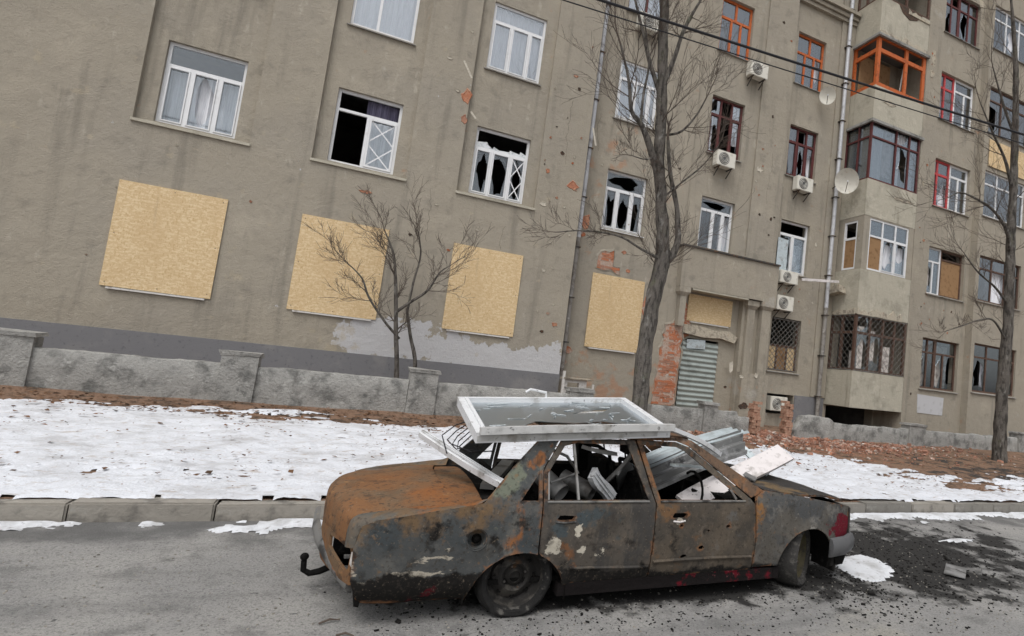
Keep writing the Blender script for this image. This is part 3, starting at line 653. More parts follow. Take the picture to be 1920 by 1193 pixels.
def window(x0, x1, z0, z1, Y, mat, cols, transom, top, bot, gl='glass', rec=0.13, fw=0.065, sill=True, curt=None, sillmat='sill', label=None, sash=0.0, sub=None):
    """frame mesh = the window; panes, sill, curtain are its pieces. cols: mullion fractions; transom: height fraction from top"""
    m_ = MB(); h = fw / 2
    xs = [x0] + [x0 + (x1 - x0) * c for c in cols] + [x1]
    zt = z1 - (z1 - z0) * transom if transom else None
    cells = []
    def rows(states, za, zb, lo, hi):
        n = len(states)
        X = xs if n == len(xs) - 1 else ([x0, x1] if n == 1 else [x0 + (x1 - x0) * k / n for k in range(n + 1)])
        for k, s_ in enumerate(states):
            cells.append((X[k] + (fw if k == 0 else h), X[k + 1] - (fw if k == n - 1 else h), za + lo, zb - hi, s_))
    if zt: rows(top, zt, z1, h, fw); rows(bot, z0, zt, fw, h)
    else: rows(bot, z0, z1, fw, fw)
    yf = Y + rec
    m_.slab(x0, x1, z0, z1, yf, yf + 0.07, [c[:4] for c in cells])
    if sash:
        for k, c in enumerate(cells):
            if c[4][0] in 'gxb' and len(c[4]) and (zt is None or c[3] < zt):
                m_.slab(c[0] + .004, c[1] - .004, c[2] + .004, c[3] - .004, yf - 0.018, yf + 0.05, [(c[0] + sash, c[1] - sash, c[2] + sash, c[3] - sash)])
    w_ = m_.build('window', mat, bld)
    if label: w_['label'] = label
    for c in cells: pane(w_, *c[:4], yf + 0.03, c[4], M[gl])
    if sill:
        sb = MB(); sb.add([(x0 - .06, Y - .07, z0 - .045), (x1 + .06, Y - .07, z0 - .045), (x1 + .06, yf - .002, z0 - .004), (x0 - .06, yf - .002, z0 - .004),
                           (x0 - .06, Y - .07, z0 - .065), (x1 + .06, Y - .07, z0 - .065), (x1 + .06, Y - .004, z0 - .05), (x0 - .06, Y - .004, z0 - .05)],
                          [(0, 1, 2, 3), (0, 4, 5, 1), (4, 7, 6, 5)])
        sb.build('sill', M[sillmat], w_)
    if curt:
        for (a, b, za, zb, mt) in curt: curtain(w_, x0 + (x1 - x0) * a, x0 + (x1 - x0) * b, z0 + (z1 - z0) * za, z0 + (z1 - z0) * zb, yf + 0.2, M[mt])
    return w_

FULL = [(0.02, 0.98, 0.02, 0.98, 'curtain')]
# ---- section A : left front with recessed window bays
bays = [(-5.09, -3.01), (-1.78, 0.30), (1.53, 3.61)]
ga = [(-4.85, -3.3, 2.4, 4.35), (-1.55, -0.05, 2.4, 4.35), (1.8, 3.35, 2.4, 4.35)]
MB().slab(-9.0, 4.92, 1.38, TOP, YA, YA + 0.12, [(a, b, 5.86, TOP) for a, b in bays] + ga).build('wall', M['plaster_front'], bld)
bwin = []
for a, b in bays:
    c = (a + b) / 2
    bwin += [(c - 0.73, c + 0.73, z0, z1) for z0, z1 in ROWS[1:]]
MB().slab(-8.99, 4.915, 0.2, TOP - .01, YA + 0.12, YA + 0.45, bwin + ga).build('wall', M['plaster'], bld)
MB().slab(-9.0, 4.935, 0.1, 1.382, YA - 0.03, YA + 0.12).build('plinth', M['base_paint'], bld)
for a, b in bays:
    MB().box((a - .02, YA - 0.05, 5.80), (b + .02, YA + 0.118, 5.862)).build('sill_ledge', M['plaster_pale'], bld)
YAb = YA + 0.12
def aw(k, r): c = sum(bays[k]) / 2; return (c - 0.73, c + 0.73, *ROWS[r])
window(*aw(2, 1), YAb, M['pvc'], [.33, .68], .3, ['j'], ['b', 'b', 'bx'], sash=.035, sill=False, rec=.1, label='shattered white framed window with jagged glass')
window(*aw(2, 2), YAb, M['pvc'], [.37, .72], .27, ['g'], ['g', 'g', 'g'], gl='glass_sky', curt=FULL, rec=.06, sash=.03)
window(*aw(2, 3), YAb, M['pvc'], [.37, .72], .27, ['g'], ['g', 'g', 'g'], gl='glass_sky', curt=FULL, rec=.06)
window(*aw(1, 1), YAb, M['pvc'], [.5], .27, ['n'], ['n', 'gx'], sash=.05, sill=False, rec=.1, curt=[(.5, .98, .02, .7, 'curtain'), (.45, .95, .72, .98, 'curtain_violet')], label='white framed window with taped casement and empty upper light')
window(*aw(1, 2), YAb, M['pvc'], [.42], None, [], ['g', 'g'], gl='glass_sky', curt=FULL, rec=.06)
window(*aw(1, 3), YAb, M['pvc'], [.42], None, [], ['g', 'g'], gl='glass_sky', curt=FULL, rec=.06)
window(*aw(0, 1), YAb, M['pvc'], [.33, .68], .28, ['g'], ['g', 'b', 'g'], curt=[(.02, .98, .02, .7, 'curtain')], sash=.03, sill=False, rec=.1)
for r in (2, 3): window(*aw(0, r), YAb, M['pvc'], [.37, .72], .27, ['g'], ['g', 'g', 'g'], gl='glass_sky', curt=FULL, rec=.06)
# ---- section B
cB = [(5.85, 7.22, *ROWS[r]) for r in (1, 2, 3, 4)] + [(5.95, 7.3, 2.4, 4.35)]
dB = [(9.28, 10.6, 5.95, 7.76), (9.28, 10.6, 9.3, 11.3), (9.28, 10.6, 12.93, 14.9), (9.28, 10.6, 16.5, 18.5)]
MB().slab(4.92, 12.46, 0.1, TOP, YB, YB + 0.07, cB + [(8.7, 11.2, 6.02, TOP), (9.06, 11.3, 0.3, 4.5)]).build('wall', M['plaster'], bld)
MB().slab(4.925, 12.455, 0.11, TOP - .01, YB + 0.07, YB + 0.4, cB + dB + [(9.06, 11.3, 0.3, 4.5)]).build('wall', M['plaster'], bld)
window(*cB[0], YB, M['pvc'], [.33, .68], .3, ['b'], ['b', 'b', 'b'], sash=.035, sillmat='pvc', label='smashed white window above the boarded one, beside the tree')
window(*cB[1], YB, M['pvc'], [.42, .78], .3, ['g'], ['g', 'g', 'g'], gl='glass_sky', curt=FULL, rec=.05, sash=.03)
window(*cB[2], YB, M['redwood'], [.5], .3, ['g', 'g'], ['g', 'g'], gl='glass_sky', curt=FULL)
window(*cB[3], YB, M['pvc'], [.42, .78], .3, ['g'], ['g', 'g', 'g'], gl='glass_sky', curt=FULL)
YBd = YB + 0.07
window(*dB[0], YBd, M['pvc'], [.42, .72], .22, ['b'], ['g', 'g', 'b'], sash=.03, sill=False, curt=[(.72, .98, .02, .75, 'curtain')])
window(*dB[1], YBd, M['redwood'], [.34, .68], .3, ['b', 'n', 'g'], ['b', 'n', 'b'], sash=.03, gl='glass_sky', curt=[(.02, .2, .1, .7, 'curtain'), (.72, .98, .3, .98, 'curtain')])
window(*dB[2], YBd, M['orange'], [.38, .68], .35, ['g', 'g'], ['g', 'g', 'g'], gl='glass_sky', curt=FULL, fw=.085)
window(*dB[3], YBd, M['orange'], [.38, .68], .35, ['g', 'g'], ['g', 'g', 'g'], gl='glass_sky', curt=FULL, fw=.085)
# ---- section E
eW = [(12.72, 14.06, 2.27, 4.17), (12.72, 14.06, 5.84, 7.74), (12.72, 14.06, 9.42, 11.33), (12.72, 14.06, 12.94, 14.93)]
MB().slab(12.46, 18.1, 0.1, TOP, YE, YE + 0.4, eW + [(12.62, 14.0, 0.75, 1.45), (15.55, 17.95, 0.33, 1.22), (15.9, 17.4, 2.5, 4.6), (15.9, 17.4, 6.2, 8.1), (15.9, 17.4, 9.5, 11.6), (15.9, 17.4, 13.1, 15.2)]).build('wall', M['plaster'], bld)
MB().slab(14.72, 15.4, 1.48, TOP, YE - 0.06, YE - .002).build('pilaster', M['plaster'], bld)
MB().slab(14.02, 15.38, 0.1, 1.462, YE - 0.04, YE - .002).build('plinth', M['base_paint'], bld)
for k, (zz, pr) in enumerate(((16.05, .06), (16.2, .14), (16.36, .24))):
    MB().box((12.47, YE - pr - .07, zz), (15.39, YE - .003 - .0 if k else YE - .003, zz + .13)).build('cornice', M['plaster'], bld)
window(*eW[0], YE, M['brown'], [.33, .67], .52, ['n'], ['o', 'p', 'o'], sill=True, rec=.15)
window(*eW[1], YE, M['pvc'], [.5], .25, ['n'], ['b', 'g'], sash=.035, curt=[(.55, .98, .02, .6, 'curtain')])
window(*eW[2], YE, M['redwood'], [.36, .68], .3, ['g', 'n', 'g'], ['g', 'b', 'b'], sash=.03, gl='glass_sky', curt=[(.02, .33, .05, .98, 'curtain'), (.7, .98, .05, .98, 'curtain')])
window(*eW[3], YE, M['orange'], [.36, .68], .36, ['g', 'g'], ['g', 'g', 'b'], gl='glass_sky', fw=.08, curt=FULL)
def lattice(parent, x0, x1, z0, z1, st, T, r=0.007):
    m_ = MB()
    W_, H_ = x1 - x0, z1 - z0
    k = -H_
    while k < W_:
        for s_ in (1, -1):
            a0, a1 = max(0, k), min(W_, k + H_)
            if a1 - a0 > 0.01:
                b0, b1 = a0 - k, a1 - k
                p = (x0 + a0, z0 + b0) if s_ > 0 else (x1 - a0, z0 + b0)
                q = (x0 + a1, z0 + b1) if s_ > 0 else (x1 - a1, z0 + b1)
                m_.beam(T(*p, 0.0 if s_ > 0 else 0.016), T(*q, 0.0 if s_ > 0 else 0.016), 2 * r, 2 * r)
        k += st
    for (p, q) in (((x0, z0), (x1, z0)), ((x0, z1), (x1, z1)), ((x0, z0), (x0, z1)), ((x1, z0), (x1, z1))):
        m_.beam(T(*p, 0.035), T(*q, 0.035), .03, .03)
    return m_.build('grille', M['grille'], parent)
lattice(bld, 12.76, 14.02, 2.31, 4.13, 0.2, lambda a, b, d: (a, YE + 0.03 + d, b))
# ---- loggia tower (projecting, open under the lowest storey)
LX0, LX1 = 15.42, 18.02
Tside = lambda a, b, d: (d, a, b)
LZ = [(1.27, 2.57), (4.62, 6.25), (8.25, 9.62), (11.86, 13.2), (15.22, 16.7), (18.7, 20.2)]
for i, (z0, z1) in enumerate(LZ):
    lg = MB()
    lg.slab(LX0, LX1, z0, z1, YG, YG + 0.12)
    lg.slab(YG + 0.12, YE - 0.002, z0, z1, LX0 + .0, LX0 + 0.12, T=Tside)
    par = lg.build('loggia_parapet', M['plaster_pale'], bld)
    MB().box((LX0 + 0.125, YG + 0.125, z0 + .02), (LX1 - .01, YE - 0.004, z0 + 0.2)).build('loggia_floor', M['room'], bld)
# walled-in second storey of the tower
l2 = MB()
l2.slab(LX0 + .01, LX1 - .005, 6.252, 8.248, YG + 0.01, YG + 0.11, [(15.72, 17.74, 6.28, 8.2)])
l2.slab(YG + .11, YE - .003, 6.252, 8.248, LX0 + .01, LX0 + .11, [(15.72, 16.38, 6.28, 8.1)], T=Tside)
l2.build('loggia_wall', M['plaster'], bld)
window(15.72, 17.74, 6.28, 8.2, YG + .01, M['pvc'], [.34, .67], .34, ['g', 'g', 'g'], ['p', 'b', 'b'], sill=False, rec=.02, sash=.03, curt=[(.36, .98, .05, .6, 'curtain')])
sw = MB(); sw.slab(15.72, 16.38, 6.28, 8.1, LX0 + .03, LX0 + .09, [(15.79, 16.31, 6.35, 7.4), (15.79, 16.31, 7.48, 8.03)], T=Tside)
sw = sw.build('window', M['pvc'], bld)
MB().box((LX0 + .05, 15.79, 6.35), (LX0 + .06, 16.31, 7.4)).build('board', M['ply'], sw)
# glazed and unglazed storeys
def loggia_frame(z0, z1, mat, xs, ys, tz, w=.08, name='loggia_frame'):
    m_ = MB(); hx = []; h = w / 2
    X = [LX0 + .02] + xs + [LX1 - .02]
    for a, b in zip(X, X[1:]):
        l = w if a == X[0] else h; r_ = w if b == X[-1] else h
        hx += [(a + l, b - r_, z0 + w, tz - h), (a + l, b - r_, tz + h, z1 - w)]
    m_.slab(X[0], X[-1], z0 + .002, z1 - .002, YG + .02, YG + .1, hx)
    Ysd = [YG + .102] + ys + [YE - .004]; hy = []
    for a, b in zip(Ysd, Ysd[1:]):
        l = w * .3 if a == Ysd[0] else h; r_ = w if b == Ysd[-1] else h
        hy += [(a + l, b - r_, z0 + w, tz - h), (a + l, b - r_, tz + h, z1 - w)]
    m_.slab(Ysd[0], Ysd[-1], z0 + .002, z1 - .002, LX0 + .02, LX0 + .1, hy, T=Tside)
    return m_.build(name, mat, bld), hx, hy
f1, hx, hy = loggia_frame(2.57, 4.62, M['brown'], [16.15, 16.8, 17.4], [16.1], 3.95, .09)
lattice(f1, LX0 + .05, LX1 - .05, 2.6, 4.58, 0.24, lambda a, b, d: (a, YG - .025 + d, b), .0045)
lattice(f1, YG + .1, YE - .06, 2.6, 4.58, 0.24, lambda a, b, d: (LX0 - .025 + d, a, b), .0045)
for h_ in hx[:3]: pane(f1, *h_[:4], YG + .06, 'b', M['glass'])
for (a, b, c_, d_) in ((15.6, 15.95, 2.65, 4.2), (16.25, 16.5, 2.6, 4.1), (17.0, 17.35, 2.6, 3.6)): curtain(f1, a, b, c_, d_, YG + .16, M['rag'])
curtain(f1, 15.7, 16.3, 2.6, 3.3, YG + .5, M['rag'])
f3, hx, hy = loggia_frame(9.62, 11.86, M['redwood'], [16.75, 17.45], [16.05], 11.25, .06)
pane(f3, *hx[0], YG + .06, 'g', M['glass']); pane(f3, *hx[1], YG + .06, 'g', M['glass'])
pane(f3, *hx[2], YG + .06, 'b', M['glass']); pane(f3, *hx[3], YG + .06, 'b', M['glass']); pane(f3, *hx[4], YG + .06, 'g', M['glass']); pane(f3, *hx[5], YG + .06, 'g', M['glass'])
for h_ in hy: MB().box((LX0 + .055, h_[0], h_[2]), (LX0 + .061, h_[1], h_[3])).build('pane', M['glass'], f3)
curtain(f3, 15.6, 16.2, 9.7, 11.7, YG + .14, M['curtain']); curtain(f3, 17.0, 17.25, 9.7, 11.2, YG + .35, M['curtain']); curtain(f3, 17.6, 17.95, 9.7, 11.7, YG + .3, M['curtain'])
for (y0, y1) in ((15.62, 15.98), (16.15, 16.6)):
    MB().box((LX0 + .14, y0, 9.7), (LX0 + .15, y1, 11.6)).build('curtain', M['curtain'], f3)
f4, hx, hy = loggia_frame(13.2, 15.22, M['orange'], [16.95], [], 14.62, .15)
MB().beam((16.95, YG + .3, 13.2), (17.0, YG + .2, 14.4), .07, .03).build('hanging_board', M['whitewood'], f4)
for x in (15.6, 16.5): MB().box((x, YE - .25, 13.2), (x + .7, YE - .2, 14.9)).build('inner_board', M['ply'], f4)
f5, hx, hy = loggia_frame(16.7, 18.7, M['brown'], [16.75], [16.2], 18.0, .08)
for z_ in (11.76, 15.1):
    MB().slab(LX0 - .1, LX1 + .06, z_, z_ + .1, YG - .1, YG - .003).build('slab_lip', M['concrete'], bld)
    MB().slab(YG - .002, YE - .07, z_ + .001, z_ + .1, LX0 - .1, LX0 - .003, T=Tside).build('slab_lip', M['concrete'], bld)
curtain(f3, 16.2, 16.7, 9.9, 11.75, YG + .18, M['rag']); curtain(f3, 15.55, 18.0, 11.3, 11.8, YG + .22, M['curtain'])
# crumbled plaster along the loggia edges
def crumble(x0, x1, z, hh, Y, up=True, name='broken_edge'):
    n = int((x1 - x0) / 0.09); P = [(x0, z)]
    P.append((x1, z))
    for k in range(n, -1, -1): P.append((x0 + (x1 - x0) * k / n, z + (1 if up else -1) * hh * (0.35 + 0.9 * abs(fbm(k * .23, z)) + random.uniform(-.15, .2))))
    if not up: P = P[::-1]
    m_ = MB(); shell(m_, P, [], lambda u, v, d: (u, Y - .035 + d, v), 0.034)
    return m_.build(name, M['broken_plaster'], bld)
crumble(LX0, LX1 - .35, 4.60, .34, YG); crumble(LX0 + .02, LX1, 15.24, .22, YG); crumble(LX1 - 1.2, LX1, 16.5, .2, YG); crumble(LX0, LX1 - .6, 11.84, .1, YG)
m_ = MB(); shell(m_, [(15.5, 4.6), (16.65, 4.6), (16.65, 4.72), (16.3, 4.8), (15.9, 4.74), (15.5, 4.82)], [], lambda u, v, d: (LX0 - .03 + d, u, v), .028); m_.build('broken_edge', M['broken_plaster'], bld)
for (z0, z1) in ((15.22, 16.7),):
    m_ = MB(); shell(m_, [(16.3, z1 + .01), (16.5, z1 - .25), (16.9, z1 - .42), (17.3, z1 - .3), (17.6, z1 + .01)], [], lambda u, v, d: (u, YG - .02 + d, v), .018); m_.build('painted_parapet_gap', M['pit_dark'], bld)  # dark sheet painted as a shaded gap; the parapet behind is whole
# ---- section G and H
gW = [(18.9, 21.0, *ROWS[r]) for r in range(5)]
MB().slab(LX1 + .01, 21.3, 0.1, TOP, YG, YG + 0.4, gW).build('wall', M['plaster'], bld)
MB().slab(YG + .4, YE + .4, 0.1, TOP, LX1 + .02, LX1 + .3, T=Tside).build('wall', M['plaster'], bld)
hW = [(21.5, 24.2, z0 + .1, z1 + .1) for z0, z1 in ROWS] + [(25.2, 27.2, z0 + .1, z1 + .1) for z0, z1 in ROWS]
MB().slab(21.3, 32.0, 0.1, TOP, YH, YH + 0.4, hW).build('wall', M['plaster'], bld)
def pair(r, split, lm, rm, ls, rs, **kw):
    x0, x1, z0, z1 = gW[r]; xs_ = x0 + (x1 - x0) * split
    window(x0, xs_, z0, z1, YG, M[lm], *ls, sill=True, **kw); window(xs_ + .004, x1, z0, z1, YG, M[rm], *rs, sill=True, **kw)
pair(4, .45, 'redwood', 'redwood', ([.5], .3, ['g', 'n'], ['b', 'g']), ([.5], .3, ['g', 'g'], ['b', 'g']), gl='glass_sky')
pair(3, .45, 'brightred', 'pvc', ([.4], .3, ['g', 'g'], ['b', 'g']), ([.55], .25, ['g'], ['g', 'g']), gl='glass_sky', curt=FULL, fw=.08)
pair(2, .48, 'brightred', 'pvc', ([.3], .3, ['g', 'g'], ['b', 'b']), ([.5], .25, ['g'], ['g', 'g']), gl='glass_sky', curt=[(.02, .98, .02, .98, 'curtain')], fw=.085)
pair(1, .40, 'pvc', 'brown', ([.5], .3, ['g'], ['b', 'g']), ([], .2, ['n'], ['p']), curt=[(.1, .5, .1, .7, 'rag')])
pair(0, .42, 'brown', 'brown', ([.5], .28, ['g', 'g'], ['b', 'g']), ([.4], .28, ['g'], ['b', 'b']), curt=[(.2, .8, .05, .9, 'rag')])
for k, h_ in enumerate(hW):
    mt = ['brown', 'brown', 'pvc', 'brown', 'pvc'][k % 5]
    window(*h_, YH, M[mt], [.33, .66], .28, ['g', 'g', 'g'], [['b', 'g', 'b'], ['g', 'n', 'b'], ['g', 'g', 'g'], ['b', 'g', 'g'], ['g', 'b', 'g']][k % 5], gl='glass_sky', rec=.08, curt=FULL if k % 5 in (2, 4) else [(.3, .98, .02, .98, 'curtain')])
MB().box((21.6, YH - .05, 11.62), (24.1, YH - .03, 12.75)).build('infill_board', M['osb'], bld)
m_ = MB(); shell(m_, [(18.85, 1.32), (20.25, 1.3), (20.28, 1.98), (18.8, 2.02)], [], lambda u, v, d: (u, YG - .012 + d, v), .011); m_.build('grey_patch', M['plaster_patch'] if 'plaster_patch' in M else M['concrete'], bld)
# ---- entrance portal
pt = MB()
pt.box((8.62, YB - 0.30, 4.56), (12.44, YB - .002, 5.86))
portal = pt.build('entablature', M['plaster'], bld)
MB().box((8.56, YB - 0.36, 5.862), (12.456, YB - .003, 5.915)).build('ledge', M['steel'], portal)
MB().box((9.1, YB - 0.29, 4.50), (11.3, YB - .0, 4.557)).build('soffit', M['plaster_pale'], portal)
def column(x0, x1, pr, zc, zb):
    m_ = MB()
    y1 = YB - .004
    m_.box((x0, YB - pr, zb), (x1, y1, zc - .3))
    e = .09
    a = [(x0 - .002, YB - pr - .002), (x1 + .002, YB - pr - .002)]
    v = [(x0, YB - pr, zc - .298), (x1, YB - pr, zc - .298), (x1, y1, zc - .298), (x0, y1, zc - .298),
         (x0 - e, YB - pr - e, zc - .17), (x1 + e, YB - pr - e, zc - .17), (x1 + e, y1, zc - .17), (x0 - e, y1, zc - .17),
         (x0 - e, YB - pr - e, zc), (x1 + e, YB - pr - e, zc), (x1 + e, y1, zc), (x0 - e, y1, zc)]
    m_.add(v, [(0, 3, 2, 1), (0, 1, 5, 4), (1, 2, 6, 5), (3, 0, 4, 7), (4, 5, 9, 8), (5, 6, 10, 9), (7, 4, 8, 11), (8, 9, 10, 11)])
    return m_.build('column', M['plaster'], bld)
column(11.42, 11.72, .14, 4.52, 2.05); column(11.95, 12.32, .24, 4.556, 2.05)
column(8.72, 8.94, .22, 4.556, 3.3)
MB().box((11.32, YB - .3, .2), (12.42, YB - .006, 2.047)).build('pedestal', M['plaster'], bld)
dw = MB(); dw.slab(9.061, 11.299, .3, 4.499, YB + 0.26, YB + .39, [(9.2, 10.62, .3, 2.98)])
dw.build('doorway_wall', M['plaster'], bld)
sh = MB(); n = 120
for k in range(n):
    z = .4 + 2.5 * k / n; z2 = .4 + 2.5 * (k + 1) / n
    f_ = lambda zz: YB + .22 + .022 * math.sin(zz * 2 * math.pi / .165)
    sh.add([(9.22, f_(z), z), (10.6, f_(z), z), (10.6, f_(z2), z2), (9.22, f_(z2), z2)], [(0, 1, 2, 3)])
sh.add([(9.22, YB + .25, .4), (10.6, YB + .25, .4), (10.6, YB + .25, 2.9), (9.22, YB + .25, 2.9)], [(3, 2, 1, 0)])
shut = sh.build('door_shutter', M['shutter'], bld, smooth=True, weld=True)
MB().beam((9.35, YB + .18, 2.78), (10.05, YB + .17, 2.82), .012, .3).build('loose_sheet', M['galv'], shut)
m_ = MB(); shell(m_, [(9.1, 3.12), (9.9, 3.05), (10.6, 3.1), (11.15, 3.0), (11.25, 3.2), (10.9, 3.38), (10.3, 3.33), (9.7, 3.42), (9.1, 3.4)], [], lambda u, v, d: (u, YB + .08 + d, v), .178, .2); m_.build('broken_lintel', M['broken_plaster'], bld)

# ---- rooms behind the openings
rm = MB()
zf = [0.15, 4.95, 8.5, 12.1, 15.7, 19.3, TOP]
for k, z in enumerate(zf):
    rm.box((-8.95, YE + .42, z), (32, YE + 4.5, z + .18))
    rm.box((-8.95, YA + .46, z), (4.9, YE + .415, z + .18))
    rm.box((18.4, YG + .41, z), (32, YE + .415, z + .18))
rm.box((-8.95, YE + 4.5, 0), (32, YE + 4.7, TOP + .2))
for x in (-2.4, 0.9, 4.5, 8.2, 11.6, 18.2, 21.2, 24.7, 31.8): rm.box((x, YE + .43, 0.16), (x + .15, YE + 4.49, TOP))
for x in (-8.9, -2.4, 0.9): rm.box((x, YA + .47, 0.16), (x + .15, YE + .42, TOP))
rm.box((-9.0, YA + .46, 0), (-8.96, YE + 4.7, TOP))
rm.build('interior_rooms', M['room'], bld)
MB().box((-9.1, YA - .1, TOP + .2), (32.1, YE + 4.8, TOP + .5)).build('roof', M['concrete'], bld)

# ---- damage: exposed brick and chips
def spall(x, z, Y, rx, rz, mat, n=11):
    m_ = MB(); a = ragged(x, z, rx, rz, n, .45)
    inner = [(x + (u - x) * .72, z + (v - z) * .72) for u, v in a]
    V = [(u, Y - .002, v) for u, v in a] + [(x + (u - x) * .86, Y - .016, z + (v - z) * .86) for u, v in a] + [(u, Y - .004, v) for u, v in inner] + [(x, Y - .003, z)]
    F = []
    for k in range(n):
        q = (k + 1) % n
        F += [(k, q, n + q, n + k), (n + k, n + q, 2 * n + q, 2 * n + k), (2 * n + k, 2 * n + q, 3 * n)]
    m_.add(V, F)
    m_.build('shell_mark', mat, bld)
for (x, z, Y, rx, rz, mt) in [
    (4.2, 7.61, YA, .055, .07, 'pit_dark'), (4.45, 9.6, YA, .05, .05, 'pit_dark'), (1.45, 8.4, YA, .14, .22, 'brick'), (1.46, 7.8, YA, .09, .14, 'brick'), (1.2, 8.5, YA, .07, .04, 'pit_pale'),
    (-.55, 5.33, YA, .15, .05, 'brick'), (1.1, 5.4, YA, .06, .04, 'pit_pale'), (3.85, 7.0, YA, .06, .07, 'brick'), (4.62, 6.75, YA, .16, .15, 'brick'), (4.2, 6.3, YA, .05, .04, 'brick'), (4.45, 6.1, YA, .05, .04, 'pit_pale'),
    (3.85, 6.05, YA, .1, .06, 'pit_pale'), (4.1, 4.2, YA, .06, .05, 'pit_pale'), (4.35, 4.3, YA, .04, .03, 'pit_pale'), (4.2, 5.0, YA, .04, .03, 'pit_pale'), (4.6, 2.75, YA, .08, .07, 'brick'), (4.5, 3.3, YA, .04, .03, 'pit_pale'),
    (4.55, 7.6, YA, .04, .04, 'pit_pale'), (2.2, 4.95, YA, .05, .03, 'pit_pale'), (.9, 9.3, YA, .06, .05, 'pit_pale'), (1.35, 10.2, YA, .05, .04, 'pit_pale'),
    (5.35, 6.0, YB, .17, .24, 'brick'), (5.3, 5.6, YB, .1, .1, 'mortar'), (6.9, 4.75, YB, .08, .06, 'brick'), (7.62, 3.75, YB, .12, .3, 'mortar'), (7.66, 3.3, YB, .1, .2, 'brick'), (5.3, 2.1, YB, .14, .14, 'mortar'), (5.2, 1.75, YB, .1, .1, 'mortar'),
    (7.3, 5.5, YB, .06, .06, 'pit_pale'), (6.7, 5.3, YB, .09, .06, 'brick'), (11.84, 14.82, YB, .05, .06, 'pit_dark'), (11.75, 11.23, YB, .05, .06, 'pit_dark'), (11.41, 9.18, YB, .15, .1, 'pit_pale'), (11.6, 7.6, YB, .05, .06, 'pit_dark'),
    (8.3, 8.4, YB, .05, .05, 'pit_dark'), (11.3, 1.9, YB - .3, .09, .07, 'pit_pale'), (11.9, 2.0, YB - .31, .08, .1, 'pit_pale'), (10.9, 1.5, YB, .06, .05, 'pit_dark'), (11.5, .95, YB - .31, .2, .13, 'pit_dark'), (11.05, 2.2, YB, .1, .2, 'pit_pale'),
    (12.1, 7.55, YB, .05, .07, 'pit_dark'), (14.4, 7.1, YE, .06, .1, 'pit_pale'), (18.4, 15.3, YG, .1, .4, 'broken_plaster'), (18.35, 14.6, YG, .12, .2, 'broken_plaster'), (18.3, 10.1, YG, .06, .14, 'broken_plaster'),
    (21.0, 18.8, YG, .25, .5, 'broken_plaster'), (17.1, 1.75, YG, .06, .05, 'pit_pale'), (16.2, 12.7, YG, .3, .12, 'broken_plaster'), (17.2, 9.2, YG, .5, .08, 'broken_plaster'), (12.6, 3.4, YE, .05, .1, 'pit_pale')]:
    spall(x, z, Y, rx, rz, M[mt])
for (x0, z0, x1, z1) in ((1.25, 9.35, 1.5, 8.95), (1.6, 8.05, 1.75, 7.9), (5.0, 8.6, 5.15, 8.1)):
    m_ = MB(); m_.beam((x0, YA - .004, z0), (x1, YA - .004, z1), .006, .05); m_.build('scratch', M['pit_pale'], bld)

rp = random.Random(5)
for (x, z, L_, Y) in ((.9, 5.75, 1.6, YA), (4.3, 9.2, 2.2, YA), (5.4, 9.4, 1.5, YB), (7.9, 7.4, 2.4, YB), (11.9, 9.9, 2.4, YB), (14.4, 6.6, 1.6, YE), (18.5, 8.6, 1.8, YG), (16.9, 8.9, .6, YG), (2.9, 5.2, .9, YA), (8.0, 12.0, 2.0, YB)):
    up_ = []; a_, b_ = x, z
    n_ = int(L_ / .07)
    for k in range(n_): up_.append((a_, b_)); a_ += rp.uniform(-.03, .034); b_ -= rp.uniform(.03, .09)
    P = up_ + [(u + .004 + .006 * math.sin(k * 3.1 / n_) * rp.random(), v) for k, (u, v) in reversed(list(enumerate(up_)))]
    m_ = MB(); V = [(u, Y - .002, v) for u, v in up_] + [(u + .003 + .006 * rp.random(), Y - .002, v) for u, v in up_]
    m_.add(V, [(k, n_ + k, n_ + k + 1, k + 1) for k in range(n_ - 1)]); m_.build('crack', M['pit_dark'], bld)
for k in range(90):
    sec = rp.choice(((-6, 4.8, YA, 2.2, 5.6), (3.7, 4.85, YA, 2.2, 11), (5.3, 8.4, YB, 4.6, 13), (7.4, 8.5, YB, .8, 9), (11.25, 12.4, YB, 6.2, 15), (12.6, 14.6, YE, 4.3, 5.6), (18.2, 18.8, YG, 1, 16), (18.3, 21.2, YG, 4.5, 5.5)))
    r_ = rp.uniform(.015, .05)
    spall(rp.uniform(sec[0], sec[1]), rp.uniform(sec[3], sec[4]), sec[2], r_ * rp.uniform(.8, 1.6), r_, M[rp.choice(('pit_dark', 'pit_pale', 'pit_pale', 'mortar', 'brick'))], 8)
bmesh_brick = None
